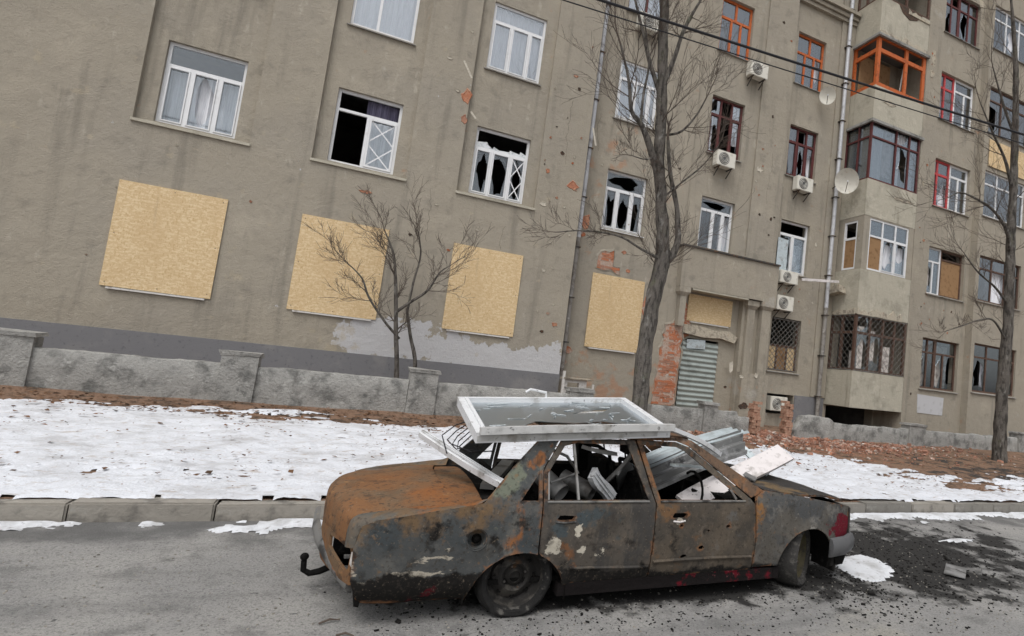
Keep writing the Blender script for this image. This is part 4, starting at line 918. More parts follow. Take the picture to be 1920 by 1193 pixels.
def brick_patch(poly, Y, keep=.9):
    global bmesh_brick
    m_ = MB(); cx = sum(p[0] for p in poly) / len(poly); cz = sum(p[1] for p in poly) / len(poly)
    P = []
    for u, v in dens(poly, .16): P.append((u + random.uniform(-.05, .05), v + random.uniform(-.05, .05)))
    shell(m_, P, [], lambda u, v, d: (u, Y - .006 + d, v), .005)
    n = len(P)
    O = [(cx + (u - cx) * 1.0, cz + (v - cz) * 1.0) for u, v in P]
    V = [(u, Y - .024, v) for u, v in O] + [(u + (u - cx) / max(.2, abs(u - cx) + abs(v - cz)) * .09, Y - .001, v + (v - cz) / max(.2, abs(u - cx) + abs(v - cz)) * .09) for u, v in O]
    m_.add(V, [(k, (k + 1) % n, n + (k + 1) % n, n + k) for k in range(n)], 1)
    pa = m_.build('exposed_masonry', [M['mortar'], M['plaster']], bld)
    zs = [p[1] for p in poly]; xs = [p[0] for p in poly]
    z = min(zs); r_ = 0
    while z < max(zs):
        x = min(xs) - (.13 if r_ % 2 else 0)
        while x < max(xs):
            if all(inpoly(a, b, poly) for a, b in ((x + .03, z + .01), (x + .22, z + .05), (x + .12, z + .03))) and random.random() < keep:
                if bmesh_brick is None:
                    t_ = MB().box((0, 0, 0), (.245, .02, .064), jit=.003).build('brick', M['brick'], pa); bmesh_brick = t_.data
                else:
                    t_ = bpy.data.objects.new('brick', bmesh_brick); COL.objects.link(t_); t_.parent = pa
                t_.location = (x, Y - .012 - random.uniform(0, .01), z)
                t_.rotation_euler = (0, random.uniform(-.03, .03), 0)
            x += .258
        z += .077; r_ += 1
    return pa
brick_patch([(5.85, 4.7), (6.3, 4.65), (6.65, 4.55), (6.6, 4.75), (6.35, 4.85), (6.4, 5.25), (5.9, 5.2)], YB, .6)
brick_patch([(8.2, .75), (9.04, .75), (9.04, 3.5), (8.75, 3.6), (8.6, 3.3), (8.42, 3.3), (8.3, 2.3), (8.25, 1.7)], YB, .5)
brick_patch([(9.07, 2.95), (9.19, 2.95), (9.55, 3.15), (9.4, 3.9), (9.2, 4.1), (9.07, 3.9)], YB + .26, .7)

# ---- drainpipes
def drainpipe(x, y, zs_, r_, mats, jog=0.0):
    root = None
    for k, (z0, z1) in enumerate(zip(zs_, zs_[1:])):
        m_ = MB(); m_.tube([(x, y, z0 + .004), (x, y, z1 - .06), (x, y, z1 - .05), (x, y, z1 - .004)], [r_, r_, r_ * 1.12, r_ * 1.12], 14)
        o = m_.build('drainpipe', mats[min(k, len(mats) - 1)], bld, smooth=True)
        MB().box((x - r_ * 1.3, y - r_ * 1.3, z1 - .3), (x + r_ * 1.3, y + r_ * 2.2, z1 - .27)).build('pipe_clamp', M['steel'], o)
drainpipe(5.08, 16.22, [1.2, 2.6, 3.9, 5.4, 6.9, 8.4, 9.9, 11.4, 12.9, 14.4, 16], .075, [M['pipe_old'], M['pipe_old'], M['pipe_old'], M['pipe'], M['pipe']])
drainpipe(14.98, 16.5, [.3, 1.8, 3.3, 4.8, 6.3, 7.8, 9.3, 10.8, 12.3, 13.8, 15.3, 16.8, 18.3, 19.8], .075, [M['pipe_old'], M['pipe_old'], M['pipe_old'], M['pipe'], M['pipe']])

# ------------------------------------------------------------------ things fixed to the facade
def osb(x0, x1, z0, z1, Y, label):
    m_ = MB(); m_.box((-(x1 - x0) / 2, -.02, 0), ((x1 - x0) / 2, 0, z1 - z0), jit=.006)
    o = m_.build('chipboard_sheet', M['osb'])
    o.location = ((x0 + x1) / 2, Y, z0)
    tag(o, label, 'board', 'chipboard sheets over ground floor windows')
    W_, H_ = x1 - x0, z1 - z0
    for (a, b) in ((.04, .04), (.04, .5), (.04, .96), (.96, .04), (.96, .5), (.96, .96), (.5, .03), (.5, .97)):
        sc = MB(); sc.lathe([(.011, 0), (.009, -.004), (0, -.004)], (W_ * (a - .5), -.021, H_ * b), 8); sc.build('screw', M['steel'], o)
    sb = MB(); sb.box((-(x1 - x0) / 2 + .12, -.05, -.05), ((x1 - x0) / 2 - .1, -.004, -.012)); sb.build('batten', M['whitewood'], o)
    return o
osb(-1.76, .115, 2.25, 4.5, YA - .01, 'chipboard sheet behind the bare shrub, on the left window')
osb(1.66, 3.49, 2.25, 4.49, YA - .01, 'large chipboard sheet between the bare shrub and the left drainpipe')
osb(-5.08, -3.2, 2.25, 4.5, YA - .01, 'chipboard sheet at the far left end of the facade')
osb(5.76, 7.5, 2.27, 4.5, YB - .03, 'chipboard sheet between the left drainpipe and the tree trunk')
osb(9.28, 11.02, 3.55, 4.44, YB + .25, 'small chipboard sheet above the metal shuttered door')

def air_conditioner(x, Y, z, label, w=.74, h=.52, brackets=True):
    r_ = empty('air_conditioner', (x, Y, z))
    tag(r_, label, 'air conditioner', 'air conditioners on the facade')
    m_ = MB(); m_.box((-w / 2, -.34, 0), (w / 2, -.06, h))
    c = m_.build('casing', M['ac'], r_)
    bm = bmesh.new(); bm.from_mesh(c.data); bmesh.ops.bevel(bm, geom=bm.edges[:], offset=.018, segments=2, affect='EDGES'); bm.to_mesh(c.data); bm.free()
    g = MB(); rr = h * .4; cx = -w * .12
    g.lathe([(.0, -.352), (rr * .2, -.354), (rr * .97, -.35), (rr, -.342)], (cx, 0, h / 2), 24)
    gr = g.build('fan_grille', M['ac_dark'], r_, smooth=True)
    for q in (.35, .6, .85):
        t_ = MB(); t_.lathe([(rr * q - .008, -.352), (rr * q, -.362), (rr * q + .008, -.352)], (cx, 0, h / 2), 24); t_.build('grille_ring', M['ac'], gr, smooth=True)
    if brackets:
        for sx in (-.24, .24):
            b_ = MB(); b_.beam((sx, -.36, -.02), (sx, -.004, -.02), .035, .035); b_.beam((sx, -.3, -.035), (sx, -.01, -.28), .025, .025); b_.beam((sx, -.018, -.3), (sx, -.018, .1), .03, .02)
            b_.build('bracket', M['steel'], r_)
air_conditioner(6.55, YB, 12.38, 'air conditioner half hidden behind the tree trunk near the top', .8, .5)
air_conditioner(10.78, YB, 12.25, 'air conditioner right below the left orange framed window')
air_conditioner(9.82, YB, 8.78, 'air conditioner with round fan below the dark red window left of it')
air_conditioner(13.38, YE, 8.85, 'air conditioner below the dark red window, right of the cream chip')
air_conditioner(12.98, YE, 4.4, 'lower air conditioner above the diamond grille window')
air_conditioner(13.05, YE, 5.38, 'upper air conditioner below the open white window by the portal', .8, .45)
air_conditioner(13.2, YE + .12, .86, 'air conditioner standing in the basement recess behind brick posts', .74, .5, False)

def dish(x, Y, z, d, tilt, turn, wallY, label):
    r_ = empty('satellite_dish', (x, Y, z))
    tag(r_, label, 'satellite dish', 'satellite dishes on the facade')
    V = []; F = []; n, k_ = 28, 6
    for j in range(k_ + 1):
        rr = d / 2 * j / k_
        for i in range(n):
            a = 2 * math.pi * i / n
            V.append(Vector((rr * math.cos(a), -.18 * d * ((j / k_) ** 2), rr * 1.08 * math.sin(a))))
    for j in range(k_):
        for i in range(n): F.append((j * n + i, j * n + (i + 1) % n, (j + 1) * n + (i + 1) % n, (j + 1) * n + i))
    Rm = Matrix.Rotation(R(turn), 4, 'Z') @ Matrix.Rotation(R(tilt), 4, 'X')
    V2 = [Rm @ (v + Vector((0, .012, 0))) for v in V]
    m_ = MB(); m_.add([Rm @ v for v in V], F); m_.add(V2, [tuple(reversed(f)) for f in F])
    m_.build('reflector', M['dish'], r_, smooth=True)
    a_ = MB(); a_.tube([Rm @ Vector((0, -.05 * d, -d * .5)), Rm @ Vector((0, -.55 * d, -.05 * d))], .012, 8)
    arm = a_.build('feed_arm', M['steel'], r_)
    h_ = MB(); h_.tube([Rm @ Vector((0, -.56 * d, -.05 * d)), Rm @ Vector((0, -.44 * d, -.03 * d))], .03, 10); h_.build('receiver', M['pvc'], arm)
    b_ = MB(); b_.tube([Rm @ Vector((0, .02, 0)), Vector((0, (wallY - Y) * .6, -.05)), Vector((0, wallY - Y, -.1))], .02, 8); b_.build('mount', M['steel'], r_)
dish(14.02, 16.35, 12.65, .6, 12, -38, YE - .06, 'small cream satellite dish beneath the right orange window')
dish(14.92, 15.95, 9.5, .86, 14, -36, YE - .06, 'large rust stained satellite dish beside the right drainpipe')

pl_ = MB(); pl_.beam((13.6, YE - .35, 5.62), (15.15, YE - .55, 5.78), .05, .09)
tag(pl_.build('hanging_plank', M['plank']), 'white plank jutting sideways from the open window by the portal', 'plank')
js = MB(); js.box((15.0, YE - .75, 5.35), (15.36, YE - .1, 5.62), jit=.05)
tag(js.build('debris_ledge', M['broken_plaster']), 'broken plaster chunk wedged between drainpipe and loggia', 'debris')
db = MB(); db.beam((12.72, YE - .22, 5.75), (12.8, YE - .1, 7.0), .03, .45, (1, 0, 0))
db.beam((12.95, YE - .25, 5.75), (12.78, YE - .12, 6.5), .04, .05)
tag(db.build('dangling_sheet', M['galv']), 'pale blue sheet dangling from the open white window by the portal', 'sheet')

# overhead cables: from a mast beyond the upper left to the far end of the building
def cable(p, q, sag, r_, label):
    pts = []
    for k in range(41):
        t = k / 40; v = Vector(p).lerp(Vector(q), t); v.z -= sag * 4 * t * (1 - t); pts.append(v)
    m_ = MB(); m_.tube(pts, r_, 6)
    tag(m_.build('overhead_cable', M['cable'], smooth=True), label, 'cable', 'cables in front of the facade')
cable((-22.0, 11.6, 7.75), (40.0, 5.1, 8.85), .35, .024, 'thick black overhead cable crossing in front of the upper windows')
cable((-22.0, 11.6, 7.60), (40.0, 5.1, 8.62), .37, .011, 'thin overhead wire hanging just under the thick cable')

# ------------------------------------------------------------------ garden wall, brick posts
GY = 13.5
def wall_run(name, x0, x1, z0, prof, th, label, pillars):
    """low concrete wall: ragged top following prof(x); pillars = (x0, x1, ztop)"""
    r_ = empty(name, ((x0 + x1) / 2, GY, z0), True)
    tag(r_, label, 'wall')
    cuts = [x0] + [q for p in pillars for q in p[:2]] + [x1]
    for a, b in zip(cuts[0::2], cuts[1::2]):
        if b - a < .05: continue
        n = max(2, int((b - a) / .06)); V = []; F = []
        for k in range(n + 1):
            x = a + (b - a) * k / n
            t = prof(x)
            jy = .012 * fbm(x * 3, 1)
            V += [(x, GY + jy, z0 - .15), (x, GY + jy + .008 * fbm(x * 6, 4), (z0 + t) / 2), (x, GY + jy + .012 * fbm(x * 7, 3), t - .02), (x, GY + .02, t + .012 * fbm(x * 9, 5)), (x, GY + th - .02, t + .012 * fbm(x * 8, 9)), (x, GY + th, t - .02), (x, GY + th, z0 - .15)]
        for k in range(n):
            for j in range(6): F.append((k * 7 + j, (k + 1) * 7 + j, (k + 1) * 7 + j + 1, k * 7 + j + 1))
        e = n * 7
        F += [tuple(range(6, -1, -1)), tuple(range(e, e + 7))]
        m_ = MB(); m_.add(V, F); m_.build('wall_panel', M['concrete'], r_, smooth=True, angle=50)
    for (a, b, zt) in pillars:
        m_ = MB(); m_.box((a + .004, GY - .06, z0 - .15), (b - .004, GY + th + .05, zt - .05), jit=.01)
        m_.box((a - .03, GY - .09, zt - .048), (b + .03, GY + th + .08, zt + .03), jit=.02)
        m_.build('pillar', M['concrete'], r_)
    return r_
wall_run('garden_wall', -9.0, 5.15, .28, lambda x: 1.0 + .015 * fbm(x * 1.3, 3), .26, 'long low concrete garden wall on the left below the boarded windows', [(-5.6, -5.0, 1.22), (-2.4, -1.8, 1.22), (.92, 1.5, 1.22), (4.5, 5.1, 1.12)])
wall_run('garden_wall', 6.75, 9.82, .33, lambda x: .9 + .04 * fbm(x * 2, 3) - (.12 if x > 9.4 else 0), .26, 'short chipped garden wall in front of the shuttered door', [(8.3, 8.72, 1.08)])
wall_run('garden_wall', 11.45, 26.0, .33, lambda x: (.80 + .05 * fbm(x * 2, 7) + (.16 * max(0, min(1, (13.0 - x) / .2)) if x < 13.0 else 0) - (.45 * max(0, (11.75 - x) / .3) if x < 11.75 else 0)), .28, 'broken grey garden wall in front of the loggia tower', [(16.2, 16.95, .98), (22.0, 22.6, 1.0)])
def brick_post(x, y, z0, courses, label, seed):
    random.seed(seed)
    r_ = empty('brick_post', (x, y, z0)); tag(r_, label, 'brick post', 'broken brick posts in the wall gap')
    me = None
    for c in range(courses):
        for q in range(2 if c < courses - 2 else 1):
            if me is None:
                o = MB().box((-.125, -.06, 0), (.125, .06, .068), jit=.004).build('brick', M['brick_dusty'], r_); me = o.data
            else:
                o = bpy.data.objects.new('brick', me); COL.objects.link(o); o.parent = r_
            ang = 0 if c % 2 else math.pi / 2
            off = (-.066 + .132 * q)
            o.location = ((0 if c % 2 else off) + random.uniform(-.025, .025), (off if c % 2 else 0) + random.uniform(-.025, .025), c * .074)
            o.rotation_euler = (random.uniform(-.04, .04), random.uniform(-.04, .04), ang + random.uniform(-.12, .12))
brick_post(9.98, 13.5, .36, 12, 'broken brick post next to the shuttered door wall', 3)
brick_post(11.12, 13.5, .38, 13, 'broken brick post next to the broken grey wall', 4)
random.seed(5)
cv = empty('meter_box', (5.15, 15.6, .55), True); tag(cv, 'pale open box standing behind the garden wall end by the drainpipe', 'box')
b_ = MB(); b_.slab(4.98, 5.62, .75, 1.28, 15.45, 15.6, [(5.06, 5.4, .84, 1.2)]); b_.build('casing', M['whitewood'], cv)
MB().box((4.92, 15.36, 1.282), (5.75, 15.7, 1.33), jit=.01).build('lid', M['broken_plaster'], cv)
MB().box((4.9, 15.38, .4), (4.96, 15.46, 1.5)).build('post', M['whitewood'], cv)
pp_ = MB(); pp_.beam((5.78, 15.4, .5), (5.8, 15.4, 1.2), .05, .05)
tag(pp_.build('stake', M['whitewood']), 'short pale stake right of the open box', 'stake')

def chunk(mb, x, y, z, s, mi=0, flat=.6):
    q = Matrix.Rotation(random.uniform(0, 6.28), 3, 'Z') @ Matrix.Rotation(random.uniform(-.6, .6), 3, 'X')
    V = []
    for c in ((-1, -1, -1), (1, -1, -1), (1, 1, -1), (-1, 1, -1), (-1, -1, 1), (1, -1, 1), (1, 1, 1), (-1, 1, 1)):
        V.append(Vector((x, y, z)) + q @ Vector((c[0] * s * random.uniform(.55, 1.1), c[1] * s * .6 * random.uniform(.55, 1.1), c[2] * s * flat * random.uniform(.5, 1.0))))
    mb.add(V, [(0, 3, 2, 1), (4, 5, 6, 7), (0, 1, 5, 4), (1, 2, 6, 5), (2, 3, 7, 6), (3, 0, 4, 7)], mi)
rb = MB()
n = 0
while n < 1900:
    x, y = random.gauss(11.8, 3.0), 13.6 - abs(random.gauss(0, 1.5))
    if not (7.5 < x < 20) or y < 8.2 or (y > 13.3 and not 9.9 < x < 11.5): continue
    if y < 11.2 and random.random() < .55: continue
    s = random.choice((.015, .02, .025, .03, .04, .07)) * random.uniform(.7, 1.2)
    chunk(rb, x, y, verge_z(x, y) + s * .3 + .03 * (n % 7 == 0), s); n += 1
for k in range(170):
    x, y = random.gauss(10.5, .5), random.gauss(13.6, .35); s = random.uniform(.03, .11)
    chunk(rb, x, y, verge_z(x, y) + random.uniform(0, .13) * max(0, 1 - abs(x - 10.5)), s)
tag(rb.build('brick_rubble', M['rubble']), 'red brick rubble spilled across the verge from the wall gap', 'rubble', kind='stuff')

# leaves on the verge
lv = MB()
for k in range(9000):
    if k < 2600: x, y = random.uniform(-9, 9.5), random.triangular(11.0, 13.45, 12.9)
    else: x, y = random.uniform(-8, 18), random.uniform(6.9, 11.8)
    if k >= 2600 and fbm(x * .6, y * .8, 40, 3) + (.25 * max(0, y - 9.5)) + (.1 * max(0, x - 8)) < .1 and random.random() < .85: continue
    z = max(verge_z(x, y), verge_z(x, y) + min(.05, max(0, snow_thick(x, y)))) + random.uniform(.004, .02)
    s = random.uniform(.018, .05) if k < 2600 or k % 5 == 0 else random.uniform(.008, .025); a = random.uniform(0, 6.28); t = random.uniform(-.4, .4)
    c_, s_ = math.cos(a) * s, math.sin(a) * s
    lv.add([(x - c_, y - s_, z), (x + s_ * .6, y - c_ * .6, z + s * t), (x + c_, y + s_, z + s * .3), (x - s_ * .6, y + c_ * .6, z + s * abs(t))], [(0, 1, 2), (0, 2, 3)])
tag(lv.build('fallen_leaves', M['leaf']), 'dry brown fallen leaves scattered over snow and along the wall', 'leaves', kind='stuff')

# charred crumbs and grit on the road
ac = MB(); gr_ = MB()
for k in range(5200):
    x, y = random.gauss(5.2, 1.5), random.gauss(4.75, .75)
    if k % 3 == 0: x, y = random.uniform(.3, 4.6), random.gauss(4.1, .35)
    if y > 6.4 or y < 3.0: continue
    s = (abs(random.gauss(0, .006)) + .003) * (.7 if k % 3 == 0 else 1)
    if k % 60 == 0: s *= 2.2
    chunk(ac, x, y, s * .3, s, flat=.4)
for (x, y, s) in ((5.95, 4.15, .07), (5.6, 4.3, .05), (6.3, 4.6, .06), (4.35, 3.9, .04)): chunk(ac, x, y, .015, s, flat=.22)
tag(ac.build('charred_crumbs', M['ash']), 'black charred crumbs scattered around the burnt car', 'ash', kind='stuff')
for k in range(1500):
    x, y = random.uniform(-2.5, 6.5), random.uniform(2.9, 5.8); s = random.uniform(.003, .009)
    chunk(gr_, x, y, s * .3, s)
tag(gr_.build('road_grit', M['kerb']), 'pale grit lying on the asphalt', 'grit', kind='stuff')
for (x, y, a, l, lb) in ((-.02, 4.18, .3, .12, 'black twig left of the car, nearest to the tow ball'), (.08, 4.0, -.2, .1, 'short black twig in front of the rear corner')):
    m_ = MB(); m_.tube([(0, 0, .01), (math.cos(a) * l * .5, math.sin(a) * l * .5 + .01, .02), (math.cos(a) * l, math.sin(a) * l, .008)], [.006, .007, .003], 6)
    o = m_.build('twig', M['twig']); o.location = (x, y, 0); tag(o, lb, 'twig')
sheet_ = MB(); sheet_.beam((5.75, 4.1, .025), (6.05, 4.3, .04), .2, .01)
tag(sheet_.build('scorched_plate', M['galv_dark']), 'scorched flat plate lying on the sooty road', 'plate')

# ------------------------------------------------------------------ trees
def twigs(mb, p, d, L, r_, depth, rnd, droop=0.0):
    """one branch as a wavering tapered tube that throws side twigs"""
    n = 6 if depth else 4
    pts = [Vector(p)]; dd = Vector(d).normalized()
    for k in range(n):
        dd = (dd + Vector((rnd.uniform(-.22, .22), rnd.uniform(-.22, .22), rnd.uniform(-.12, .2) + droop))).normalized()
        pts.append(pts[-1] + dd * L / n)
    mb.tube(pts, [max(.0028, r_ * (1 - .8 * k / n)) for k in range(n + 1)], 5 if r_ < .02 else 7, cap=False)
    if depth:
        for k in range(1, n + 1):
            for _ in range(1 if k < n else 2):
                if rnd.random() < .82:
                    ax = dd.cross(Vector((rnd.uniform(-1, 1), rnd.uniform(-1, 1), rnd.uniform(-1, 1)))).normalized()
                    nd = (Matrix.Rotation(rnd.uniform(.3, .8), 3, ax) @ (pts[k] - pts[k - 1]).normalized())
                    nd.z += .12
                    twigs(mb, pts[k], nd, L * rnd.uniform(.42, .7), max(.0035, r_ * (1 - .75 * k / n) * .65), depth - 1, rnd, droop)

def tree(name, base, label, limbs, seed, depth=2, twigdens=1.0, group=None):
    """limbs: list of (points, radii, twig_length); the first is the trunk"""
    rnd = random.Random(seed)
    r_ = empty(name, base, True); tag(r_, label, 'tree', group)
    tm = MB(); cm = MB()
    for i, (pts, rad, tl) in enumerate(limbs):
        P = [Vector(q) for q in pts]; Q = []; RR = []
        for k in range(len(P) - 1):
            ns = 14 if rad[0] > .1 else 6
            for j in range(ns):
                t = j / ns
                a, b = P[max(k - 1, 0)], P[min(k + 2, len(P) - 1)]
                v = P[k].lerp(P[k + 1], t)
                h = (P[k + 1] - a) * .5; g_ = (b - P[k]) * .5
                v = (2 * t ** 3 - 3 * t ** 2 + 1) * P[k] + (t ** 3 - 2 * t ** 2 + t) * h + (-2 * t ** 3 + 3 * t ** 2) * P[k + 1] + (t ** 3 - t ** 2) * g_
                Q.append(v); RR.append(rad[k] + (rad[k + 1] - rad[k]) * t)
        Q.append(P[-1]); RR.append(rad[-1])
        big = rad[0] > .05
        tm.tube(Q, RR, (30 if rad[0] > .1 else 14) if big else 8, lump=.2 if big else .1)
        if tl:
            for k in range(len(Q) // 3, len(Q)):
                if rnd.random() < (.5 if ns < 10 else .28) * twigdens:
                    d = (Q[k] - Q[k - 1]).normalized()
                    ax = d.cross(Vector((rnd.uniform(-1, 1), rnd.uniform(-1, 1), rnd.uniform(-1, 1)))).normalized()
                    nd = Matrix.Rotation(rnd.uniform(.5, 1.1), 3, ax) @ d
                    twigs(cm, Q[k], nd, tl * rnd.uniform(.5, 1.1), max(.005, RR[k] * .4 if RR[k] < .05 else .014), depth, rnd)
            twigs(cm, Q[-1], Q[-1] - Q[-2], tl, RR[-1], depth, rnd)
    tm.build('trunk', M['bark'], r_, smooth=True, angle=70)
    cm.build('crown', M['twig'], r_, smooth=True, angle=80)
    return r_
T_ = 11.5
tree('bare_tree', (5.5, T_, .2), 'tall bare tree with leaning grey trunk in front of the portal', [
    ([(5.50, T_, .0), (5.46, T_, .9), (5.42, T_, 2.28), (5.52, T_, 3.6), (5.60, T_, 4.34), (5.45, T_, 5.27), (5.25, T_, 6.45), (5.15, T_, 7.67), (5.03, T_, 8.89), (4.92, T_, 10.1), (4.8, T_ + .1, 12.5)], [.22, .18, .168, .17, .168, .138, .125, .12, .112, .105, .07], 1.3),
    ([(5.62, T_ - .02, 4.2), (5.82, T_ - .05, 4.42), (5.9, T_ - .05, 4.8), (5.78, T_ - .05, 5.5), (5.5, T_ - .1, 6.2), (5.35, T_ - .12, 6.9)], [.11, .085, .07, .055, .05, .035], .6),
    ([(5.28, T_, 6.0), (5.02, T_ - .05, 6.55), (4.7, T_ - .1, 7.05), (4.4, T_ - .12, 7.3), (4.25, T_ - .15, 7.9), (3.95, T_ - .2, 8.6)], [.085, .075, .06, .045, .032, .022], 1.5),
    ([(4.66, T_ - .1, 7.08), (4.6, T_ - .2, 7.7), (4.62, T_ - .25, 8.4), (4.4, T_ - .3, 9.2)], [.035, .03, .022, .014], 1.2),
    ([(5.1, T_, 7.9), (4.8, T_ + .1, 8.6), (4.55, T_ + .15, 9.3), (4.2, T_ + .2, 10.2)], [.06, .05, .04, .02], 1.4),
    ([(5.1, T_ - .05, 8.1), (5.3, T_ - .1, 8.9), (5.45, T_ - .12, 9.6), (5.8, T_ - .2, 10.5)], [.06, .05, .04, .02], 1.4),
    ([(5.5, T_ - .05, 4.25), (5.0, T_ - .15, 4.35), (4.5, T_ - .2, 4.5), (4.0, T_ - .25, 4.5), (3.5, T_ - .3, 4.42), (3.1, T_ - .35, 4.3)], [.035, .03, .025, .02, .016, .01], .5),
    ([(5.2, T_ - .05, 7.0), (5.6, T_ - .2, 7.15), (5.9, T_ - .3, 7.6), (6.1, T_ - .35, 8.1)], [.03, .026, .02, .012], .9),
    ([(5.4, T_ - .05, 5.6), (5.75, T_ - .2, 6.0), (6.2, T_ - .3, 6.5), (6.5, T_ - .35, 7.0)], [.025, .02, .016, .01], .8),
    ([(5.25, T_, 6.6), (4.9, T_ - .1, 6.35), (4.5, T_ - .2, 6.3)], [.02, .016, .01], .5),
], 21, 2, .8)
U = 14.75
tree('bare_shrub_tree', (.76, U, .35), 'small bare multi stemmed tree behind the left garden wall', [
    ([(.78, U, .2), (.70, U, 1.2), (.58, U, 1.9), (.50, U, 2.5), (.38, U, 3.25), (.26, U, 3.8), (.0, U, 4.3)], [.065, .055, .05, .042, .034, .024, .012], .7),
    ([(1.12, U, .2), (1.08, U, 1.3), (.9, U, 1.9), (.74, U, 2.5)], [.045, .045, .038, .03], .0),
    ([(.5, U, 2.45), (.8, U - .1, 2.75), (1.1, U - .15, 3.05), (1.3, U - .2, 3.5), (1.5, U - .2, 3.7)], [.04, .034, .028, .018, .01], .8),
    ([(.66, U, 1.85), (.3, U - .1, 2.2), (-.1, U - .15, 2.7), (-.3, U - .2, 3.1), (-.65, U - .2, 3.4)], [.03, .028, .024, .018, .01], .7),
    ([(.74, U, 2.5), (.78, U + .05, 3.2), (.85, U + .1, 3.9), (.7, U + .1, 4.5)], [.03, .024, .018, .01], .7),
], 8, 2, 1.05)
Wt = 11.2
tree('bare_tree', (17.6, Wt, .2), 'bare tree at the right edge with branches reaching over the windows', [
    ([(17.42, Wt, .1), (17.4, Wt, .45), (17.35, Wt, 2.0), (17.45, Wt, 4.5), (17.35, Wt, 7.0), (17.3, Wt, 9.5), (17.1, Wt, 12.5), (16.6, Wt, 15)], [.3, .2, .165, .15, .13, .11, .08, .03], 1.3),
    ([(17.35, Wt, 6.6), (16.8, Wt - .2, 7.2), (16.0, Wt - .3, 7.6), (15.2, Wt - .4, 7.7), (14.4, Wt - .4, 7.75), (13.9, Wt - .4, 7.5)], [.06, .05, .04, .032, .022, .012], 1.0),
    ([(17.4, Wt, 5.0), (16.6, Wt - .1, 5.4), (15.6, Wt - .2, 5.7), (14.8, Wt - .3, 6.1)], [.045, .035, .025, .012], .9),
    ([(17.4, Wt, 3.9), (16.6, Wt - .1, 4.4), (15.8, Wt - .2, 4.3), (14.9, Wt - .3, 4.0), (14.2, Wt - .3, 3.75)], [.04, .03, .022, .016, .01], .7),
    ([(17.3, Wt, 8.6), (16.7, Wt - .1, 9.4), (15.9, Wt - .2, 10.0), (15.2, Wt - .2, 10.8)], [.06, .045, .03, .014], 1.1),
    ([(17.2, Wt, 10.4), (16.6, Wt, 11.2), (16.0, Wt, 12.2)], [.05, .035, .015], 1.1),
], 33, 2, .7)

# ------------------------------------------------------------------ the burnt car
WID = 1.66
car = empty('burnt_car', (-0.05, 3.98, 0.0), rz=R(1.5))
tag(car, 'burnt out rusty four door saloon without windows, parked along the kerb', 'car')
def side_in(x, z):
    """how far the body side lies inboard of the widest plane"""
    y = 0.0
    if x < .45: y += .14 * ((.45 - x) / .45) ** 2.2
    if x > 3.6: y += .15 * ((x - 3.6) / .85) ** 2.4
    if z <= .76:
        y += .018 * ((z - .52) / .24) ** 2
        if z < .26: y += .05 * ((.26 - z) / .12) ** 2
    else:
        y += .018 + (z - .76) * .43
        if z > 1.19: y += ((z - 1.19) / .07) ** 2 * .03
    for cx, cz, r_ in ((1.2, .115, .335), (3.8, .2, .345)):
        d = math.hypot(x - cx, z - cz) - r_
        if z < .7: y -= .016 * math.exp(-(d / .035) ** 2)
    y += .007 * fbm(x * 2.3, z * 3, 5) + .003 * fbm(x * 8, z * 9, 2) + .012 * math.exp(-((x - 2.75) ** 2 / .05 + (z - .5) ** 2 / .02)) + .014 * math.exp(-((x - 3.33) ** 2 / .008 + (z - .42) ** 2 / .03))
    return y
near = lambda u, v, d: (u, side_in(u, v) + d, v)
far = lambda u, v, d: (u, WID - side_in(u, v) - d, v)
def arc(cx, cz, r_, a0, a1, n=14):
    return [(cx + r_ * math.cos(R(a0 + (a1 - a0) * k / n)), cz + r_ * math.sin(R(a0 + (a1 - a0) * k / n))) for k in range(n + 1)]
RA, FA = (1.2, .115, .335), (3.8, .2, .345)
quarter = [(.22, .15), (.85, .14)] + [p for p in arc(*RA, 178, 72, 12)] + [(1.304, .98), (1.43, 1.185), (1.40, 1.215), (1.36, 1.225), (1.27, 1.175), (1.1, 1.0), (.955, .83), (.9, .772), (.55, .722), (.27, .675), (.185, .635), (.155, .5), (.165, .3)]
qhole = [(1.15, .785), (1.28, .785), (1.28, .965)]
fuel = [(.88 + .062 * math.cos(k * math.pi / 9), .545 + .062 * math.sin(k * math.pi / 9)) for k in range(18)]
rdoor = [(1.545, .2), (2.205, .185), (2.205, .765), (2.066, 1.212), (1.56, 1.208), (1.452, 1.188), (1.314, .98), (1.314, .442)] + arc(*RA, 67, 14, 8)
rwin = [(1.345, .79), (2.15, .79), (1.995, 1.178), (1.57, 1.174), (1.475, 1.15), (1.345, .965)]
def slot(x0, x1, z0, z1): return [(x0, z0 + .01), (x0 + .03, z0), (x1 - .02, z0 + .004), (x1, z1 - .008), (x1 - .03, z1), (x0 + .02, z1)]
fdoor = [(2.215, .185), (3.19, .215), (3.19, .5), (3.165, .755), (3.12, .80), (2.56, 1.18), (2.45, 1.213), (2.082, 1.214), (2.215, .767)]
fwin = [(2.255, .79), (3.05, .785), (2.52, 1.148), (2.44, 1.178), (2.13, 1.18)]
wing = [(3.2, .23), (3.46, .235)] + arc(*FA, 172, 22, 14) + [(4.2, .33), (4.40, .40), (4.43, .6), (4.40, .70), (4.2, .735), (3.8, .80), (3.45, .845), (3.28, .86), (3.19, .815), (3.175, .76), (3.2, .5)]
rail = [(1.365, 1.235), (1.437, 1.196), (1.55, 1.217), (2.45, 1.222), (2.565, 1.188), (3.13, .808), (3.185, .822), (3.27, .862), (2.6, 1.232), (2.45, 1.262), (1.6, 1.262), (1.46, 1.252)]
